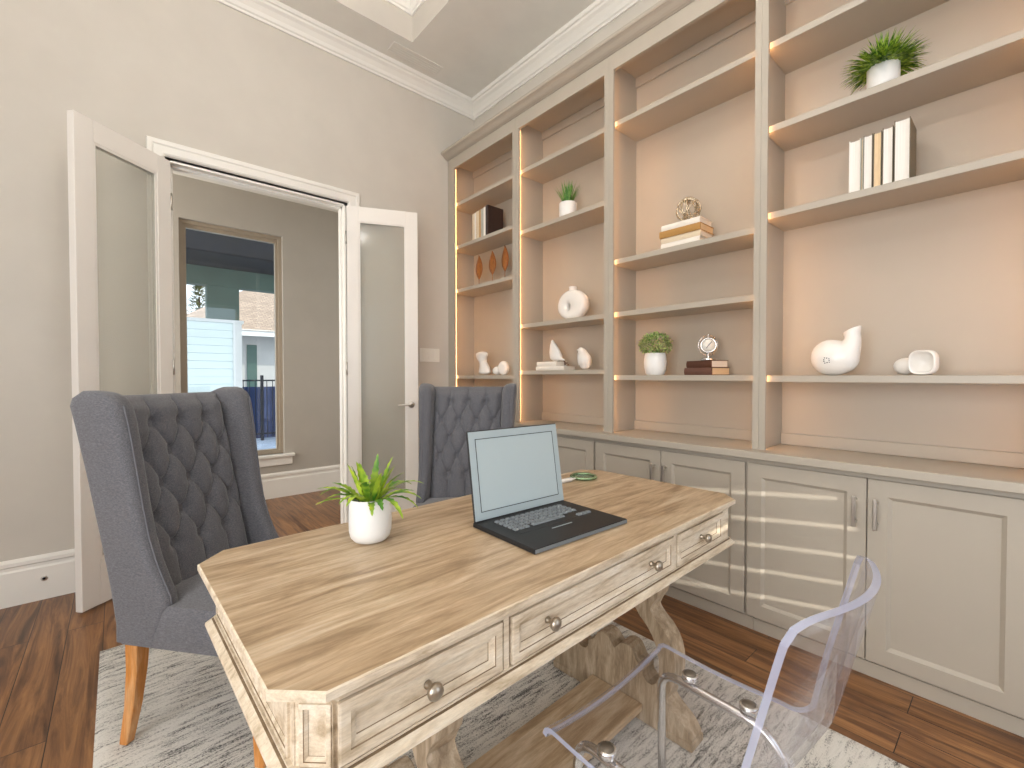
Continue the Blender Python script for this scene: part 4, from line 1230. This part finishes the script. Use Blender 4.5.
def sq(r, a, e=3.2): 
    return r / ((abs(math.cos(a)) ** e + abs(math.sin(a)) ** e) ** (1 / e))
for r_, dx in ((.001, .040), (.030, .038), (.046, .022), (.052, .0), (.051, -.022), (.047, -.030), (.043, -.028), (.040, -.015), (.028, .006), (.001, .012)):
    rings.append([(dx, sq(r_, 2 * PI * i / 36) * math.cos(2 * PI * i / 36) * .84, sq(r_, 2 * PI * i / 36) * math.sin(2 * PI * i / 36) * .94) for i in range(36)])
bo.loft(rings, True, False); bo.xf(Matrix.Translation((2.362, .258, Ze + .0502)) @ Matrix.Rotation(R(-14), 4, 'Z'))
bo.build('bowl_body', M['ceramic'], t)

# shelf plants
def grass_plant(name, label, c, pr_, ph, gr, gh, gm, n, spread, seed, wid=.003, droop=.8, dome=False):
    t = thing(name, label, 'plant', c)
    pot([(.0005, 0), (pr_ * .86, 0), (pr_ * .95, .008), (pr_, .02), (pr_ * 1.0, ph - .004), (pr_ * .97, ph), (pr_ * .9, ph - .002), (pr_ * .88, ph - .02), (.0005, ph - .022)], c, M['pot_white'], t, soil_r=pr_ * .88, soil_z=ph - .02)
    random.seed(seed); mb = MB()
    for k in range(n):
        a = random.uniform(0, 2 * PI); q = random.random() ** .6
        el = PI / 2 - q * spread
        d = (math.cos(a) * math.cos(el), math.sin(a) * math.cos(el), math.sin(el))
        ln = gh * random.uniform(.7, 1.05) * (1 - .18 * q if not dome else 1)
        p0 = (c[0] + d[0] * pr_ * .6, c[1] + d[1] * pr_ * .6, c[2] + ph - .016)
        blade(mb, p0, d, ln, wid, droop * random.uniform(.3, 1.2), n=5, fold=.2)
    mb.build('grass_blades', gm, t); return t
grass_plant('potted_grass', 'upright tuft of grass in a small white pot on the second bay', (2.385, 2.122, SHELF[1][1] + .0004), .062, .105, 0, .185, M['grass2'], 110, .55, 4, .0032, .35)
g2 = grass_plant('potted_grass', 'bushy grass plant in a white pot, high in the bay nearest the camera', (2.375, .398, SHELF[3][1] + .0004), .054, .106, 0, .140, M['grass'], 560, 1.6, 9, .0036, .75)
t = thing('potted_boxwood', 'round leafy green ball plant in a white pot beside the small clock', 'plant', (2.40, 1.447, SHELF[2][3] + .0004))
zz = SHELF[2][3] + .0004
pot([(.0005, 0), (.046, 0), (.055, .010), (.063, .045), (.065, .080), (.061, .115), (.057, .130), (.052, .128), (.050, .110), (.0005, .108)], (2.40, 1.447, zz), M['pot_white'], t, soil_r=.05, soil_z=.112)
mb = MB(); random.seed(21)
for k in range(820):
    u_ = random.uniform(-.75, 1); a = random.uniform(0, 2 * PI); s_ = math.sqrt(1 - u_ * u_)
    d = Vector((s_ * math.cos(a), s_ * math.sin(a), u_)); rr_ = random.uniform(.70, 1.0)
    p0 = Vector((2.40, 1.447, zz + .180)) + Vector((d.x * .082, d.y * .096, d.z * .070)) * rr_
    d2 = (d + Vector((random.uniform(-.8, .8), random.uniform(-.8, .8), random.uniform(-.3, .9)))).normalized()
    blade(mb, p0, d2, random.uniform(.012, .020), random.uniform(.0045, .0065), .8, n=3, fold=.3)
for k in range(16):
    a = k * 2.4; mb.tube([(2.40, 1.447, zz + .112), (2.40 + .03 * math.cos(a), 1.447 + .03 * math.sin(a), zz + .16), (2.40 + .055 * math.cos(a), 1.447 + .06 * math.sin(a), zz + .19)], .0012, 5)
mb.build('foliage', M['box'], t)

# ------------------------------------------------------------------ beyond the hall window
GZ = -.1
m = painted('patio_stone', srgb(120, 134, 156), .7, .25, .2)
struct(MB().box(-12, 16, HY + .17, 40, GZ - .1, GZ), 'ground', m)
siding = mat('lap_siding', srgb(236, 246, 240), .6)
nb = thing('garden_pavilion', 'pale lap-sided wall with a dark pier and beam, seen through the hall window', 'pavilion', (1.0, 9.2, GZ))
mb = MB()
for k in range(17):
    z0 = GZ + k * .13
    mb.prism([(9.0 - .022, z0), (9.0 - .004, z0 + .128), (9.12, z0 + .128), (9.12, z0)], .2, 1.50, 'yz')
mb.build('siding', siding, nb)
mb = MB(); mb.box(1.50, 1.63, 8.96, 9.13, GZ, 2.11); mb.box(.15, 1.66, 8.95, 9.14, 2.11, 2.16)
mb.build('corner_board', M['trim'], nb)
dg = painted('grey_green_paint', srgb(84, 104, 92), .7, .1, .1)
mb = MB(); mb.box(1.13, 1.60, 8.98, 9.14, 2.16, 2.72); mb.box(-1.2, 4.2, 8.96, 9.16, 2.72, 3.02)
mb.build('beam', dg, nb)
nv = painted('navy_soffit', srgb(12, 16, 26), .9, .4, .2)
MB().box(-1.3, 4.4, 7.9, 9.4, 3.02, 4.0, .02).build('canopy', nv, nb)
# neighbouring house
hs = thing('house', 'neighbouring house with a tan shingled roof, far beyond the hall window', 'house', (3.5, 15, GZ))
MB().box(1.2, 9, 14.0, 20, GZ, 2.40).build('house_wall', painted('render_grey', srgb(190, 186, 180), .8, .05, .1), hs)
mb = MB(); mb.box(.9, 9.3, 13.62, 13.70, 2.28, 2.45); mb.build('fascia', M['trim'], hs)
sg = mat('roof_shingles', srgb(178, 160, 144), .9)
br = N(sg, 'ShaderNodeTexBrick'); L(sg, coords(sg, (1, 1, 1)), br.inputs['Vector']); br.inputs['Scale'].default_value = 3.2
br.inputs['Color1'].default_value = (*srgb(168, 148, 132), 1); br.inputs['Color2'].default_value = (*srgb(142, 124, 110), 1); br.inputs['Mortar'].default_value = (*srgb(120, 104, 92), 1)
br.inputs['Mortar Size'].default_value = .03; L(sg, br.outputs[0], bsdf(sg).inputs['Base Color'])
mb = MB()
vs = [mb.bm.verts.new(p) for p in ((.8, 13.6, 2.42), (9.4, 13.6, 2.42), (9.4, 20.4, 2.42), (.8, 20.4, 2.42), (3.6, 17, 4.3), (6.6, 17, 4.3))]
for f_ in ((0, 1, 5, 4), (1, 2, 5), (2, 3, 4, 5), (3, 0, 4), (3, 2, 1, 0)): mb.face([vs[i] for i in f_])
mb.build('roof', sg, hs)
dd = MB().box(2.66, 2.90, 13.97, 13.999, GZ, 2.06).build('house_door', painted('door_green', srgb(70, 96, 88), .6, .1, 0), hs)
# iron fence
fe = thing('iron_fence', 'dark iron fence panel with thin pickets outside the hall window', 'fence', (2.4, 10.2, GZ))
mb = MB(); mb.box(1.72, 4.0, 10.19, 10.21, GZ + .12, GZ + .15); mb.box(1.72, 4.0, 10.19, 10.21, 1.10, 1.13); mb.build('rail', M['iron'], fe)
mb = MB()
for k in range(22): mb.box(1.76 + k * .105, 1.772 + k * .105, 10.193, 10.207, GZ + .05, 1.12)
mb.build('pickets', M['iron'], fe)
for xx in (1.72, 2.2, 2.9, 3.6): MB().box(xx - .025, xx + .025, 10.17, 10.23, GZ, 1.22).build('post', M['iron'], fe)
so = thing('patio_screen', 'navy fabric patio screen standing behind the iron fence', 'screen', (2.6, 10.6, GZ))
mb = MB()
mb.loft([[(1.9 + k * .06, 10.6 + .03 * math.sin(k * .9), z_) for k in range(30)] + [(1.9 + k * .06, 10.63 + .03 * math.sin(k * .9), z_) for k in reversed(range(30))] for z_ in (GZ, .98)], True, True, 0, False)
mb.build('fabric_panel', painted('navy_fabric', srgb(52, 66, 104), .8, .2, .2), so)
for xx in (1.9, 2.8, 3.66): MB().lathe([(.02, 0), (.02, 1.12)], (xx, 10.56, GZ), 10).build('post', M['iron'], so)
tr = thing('conifer', 'small distant conifer against the sky beyond the roofs', 'tree', (2.75, 24, GZ))
MB().lathe([(.14, 0), (.1, 3.5), (.03, 4.8)], (2.75, 24, GZ), 10).build('trunk', cov(90, 70, 50, 'bark'), tr)
mb = MB(); random.seed(8)
for k in range(700):
    zz = random.uniform(3.2, 5.5); rr_ = (5.8 - zz) * .26 * random.uniform(.2, 1); a = random.uniform(0, 2 * PI)
    blade(mb, (2.75 + rr_ * math.cos(a), 24 + rr_ * math.sin(a), zz), (math.cos(a), math.sin(a), random.uniform(0, .8)), .22, .04, .8, n=2)
mb.build('foliage', leafmat('conifer_green', srgb(70, 84, 40), srgb(120, 124, 70), 4), tr)

# ------------------------------------------------------------------ light
def area(name, loc, rot, sx, sy, e, col=(1, 1, 1)):
    d = bpy.data.lights.new(name, 'AREA'); d.shape = 'RECTANGLE'; d.size = sx; d.size_y = sy; d.energy = e; d.color = col
    o = bpy.data.objects.new(name, d); C.objects.link(o); o.location = loc; o.rotation_euler = rot
    return o
for i, (x0, x1, z0, z1) in enumerate(wins):
    if i == 1: continue
    area('window_daylight', ((x0 + x1) / 2, BY - .11, (z0 + z1) / 2), (-PI / 2, PI, 0), x1 - x0 - .1, z1 - z0 - .1, (250, 0, 250)[i], (.985, .99, 1))
# added side fill light, with an unseen window frame on the solid wall
wl = MB(); ringbox(wl, -1.4, 1.2, .5, 2.8, .06, 0, .04)
wl.xf(Matrix.Translation((LX + .02, 0, 0)) @ Matrix.Rotation(PI / 2, 4, 'Z'))
wo = wl.build('window_5', M['trim']); wo['kind'] = 'structure'
area('side_fill_light', (LX + .03, -.1, 1.65), (0, -PI / 2, 0), 2.2, 2.4, 55, (.98, .99, 1))
# unseen drum lamp added to brighten the ceiling, closed below to shine upward
cl = thing('added_ceiling_lamp', 'added unseen drum lamp hung from the ceiling tray to brighten the ceiling', 'lamp', (.24, 1.0, 3.10))
MB().lathe([(.30, 0), (.302, 0), (.302, .16), (.30, .16)], (.24, 1.0, 3.12), 40, cap=False).build('lamp_shade', M['trim'], cl)
MB().lathe([(.0005, 0), (.296, 0), (.296, .006), (.0005, .006)], (.24, 1.0, 3.121), 40).build('base_plate', M['trim'], cl)
MB().lathe([(.008, .30), (.008, .955)], (.24, 1.0, 3.10), 10).build('rod', M['nickel'], cl)
MB().lathe([(.0005, .93), (.06, .93), (.06, .968), (.0005, .968)], (.24, 1.0, 3.10), 24).build('ceiling_rose', M['nickel'], cl)
pl = bpy.data.lights.new('ceiling_fill_light', 'POINT'); pl.energy = 75; pl.shadow_soft_size = .15; pl.color = (1, .96, .92)  # added ceiling fill, set inside the drum
po = bpy.data.objects.new('ceiling_fill_light', pl); C.objects.link(po); po.location = (.24, 1.0, 3.20)
# added hall fill light at the blank left wall, not a real lamp
area('hall_fill_light', (-1.45, 4.25, 1.6), (0, -PI / 2, 0), 1.8, 1.0, 30, (1, .97, .93))
# low sun reaching through the shutter
tgt = Vector((2.23, 1.05, .36)); dv = Vector((.8, 1, -.145)).normalized()
sd = bpy.data.lights.new('low_sun', 'SPOT'); sd.energy = 11000; sd.spot_size = R(4.3); sd.spot_blend = .1; sd.shadow_soft_size = .045; sd.color = (1, .95, .86)
so_ = bpy.data.objects.new('low_sun', sd); C.objects.link(so_); so_.location = Vector((.05, BY, .74)) - dv * 13; so_.rotation_euler = dv.to_track_quat('-Z', 'Y').to_euler()
# high sun for the garden
su = bpy.data.lights.new('garden_sun', 'SUN'); su.energy = 3.2; su.angle = R(1); su.color = (1, .96, .9)
s2 = bpy.data.objects.new('garden_sun', su); C.objects.link(s2); s2.rotation_euler = Vector((-.6, .35, -.72)).to_track_quat('-Z', 'Y').to_euler()
w_ = bpy.data.worlds.new('sky'); bpy.context.scene.world = w_; w_.use_nodes = True
bg = w_.node_tree.nodes['Background']; bg.inputs[0].default_value = (*srgb(218, 228, 242), 1); bg.inputs[1].default_value = 1.6

# ------------------------------------------------------------------ camera
yaw, pitch, roll, F = .72012, -.01775, -.00094, 449.7
f = Vector((math.sin(yaw) * math.cos(pitch), math.cos(yaw) * math.cos(pitch), math.sin(pitch)))
r = Vector((math.cos(yaw), -math.sin(yaw), 0)); u = r.cross(f)
r2 = r * math.cos(roll) + u * math.sin(roll); u2 = -r * math.sin(roll) + u * math.cos(roll)
cd = bpy.data.cameras.new('camera'); cd.sensor_width = 36; cd.lens = F / 1024 * 36; cd.clip_start = .02; cd.clip_end = 200
co = bpy.data.objects.new('camera', cd); C.objects.link(co)
co.matrix_world = Matrix(((r2.x, u2.x, -f.x, 0), (r2.y, u2.y, -f.y, 0), (r2.z, u2.z, -f.z, 1.2), (0, 0, 0, 1)))
sc = bpy.context.scene; sc.camera = co
sc.view_settings.view_transform = 'Standard'; sc.view_settings.look = 'None'; sc.view_settings.gamma = 1; sc.view_settings.use_curve_mapping = False
sc.view_settings.exposure = .78
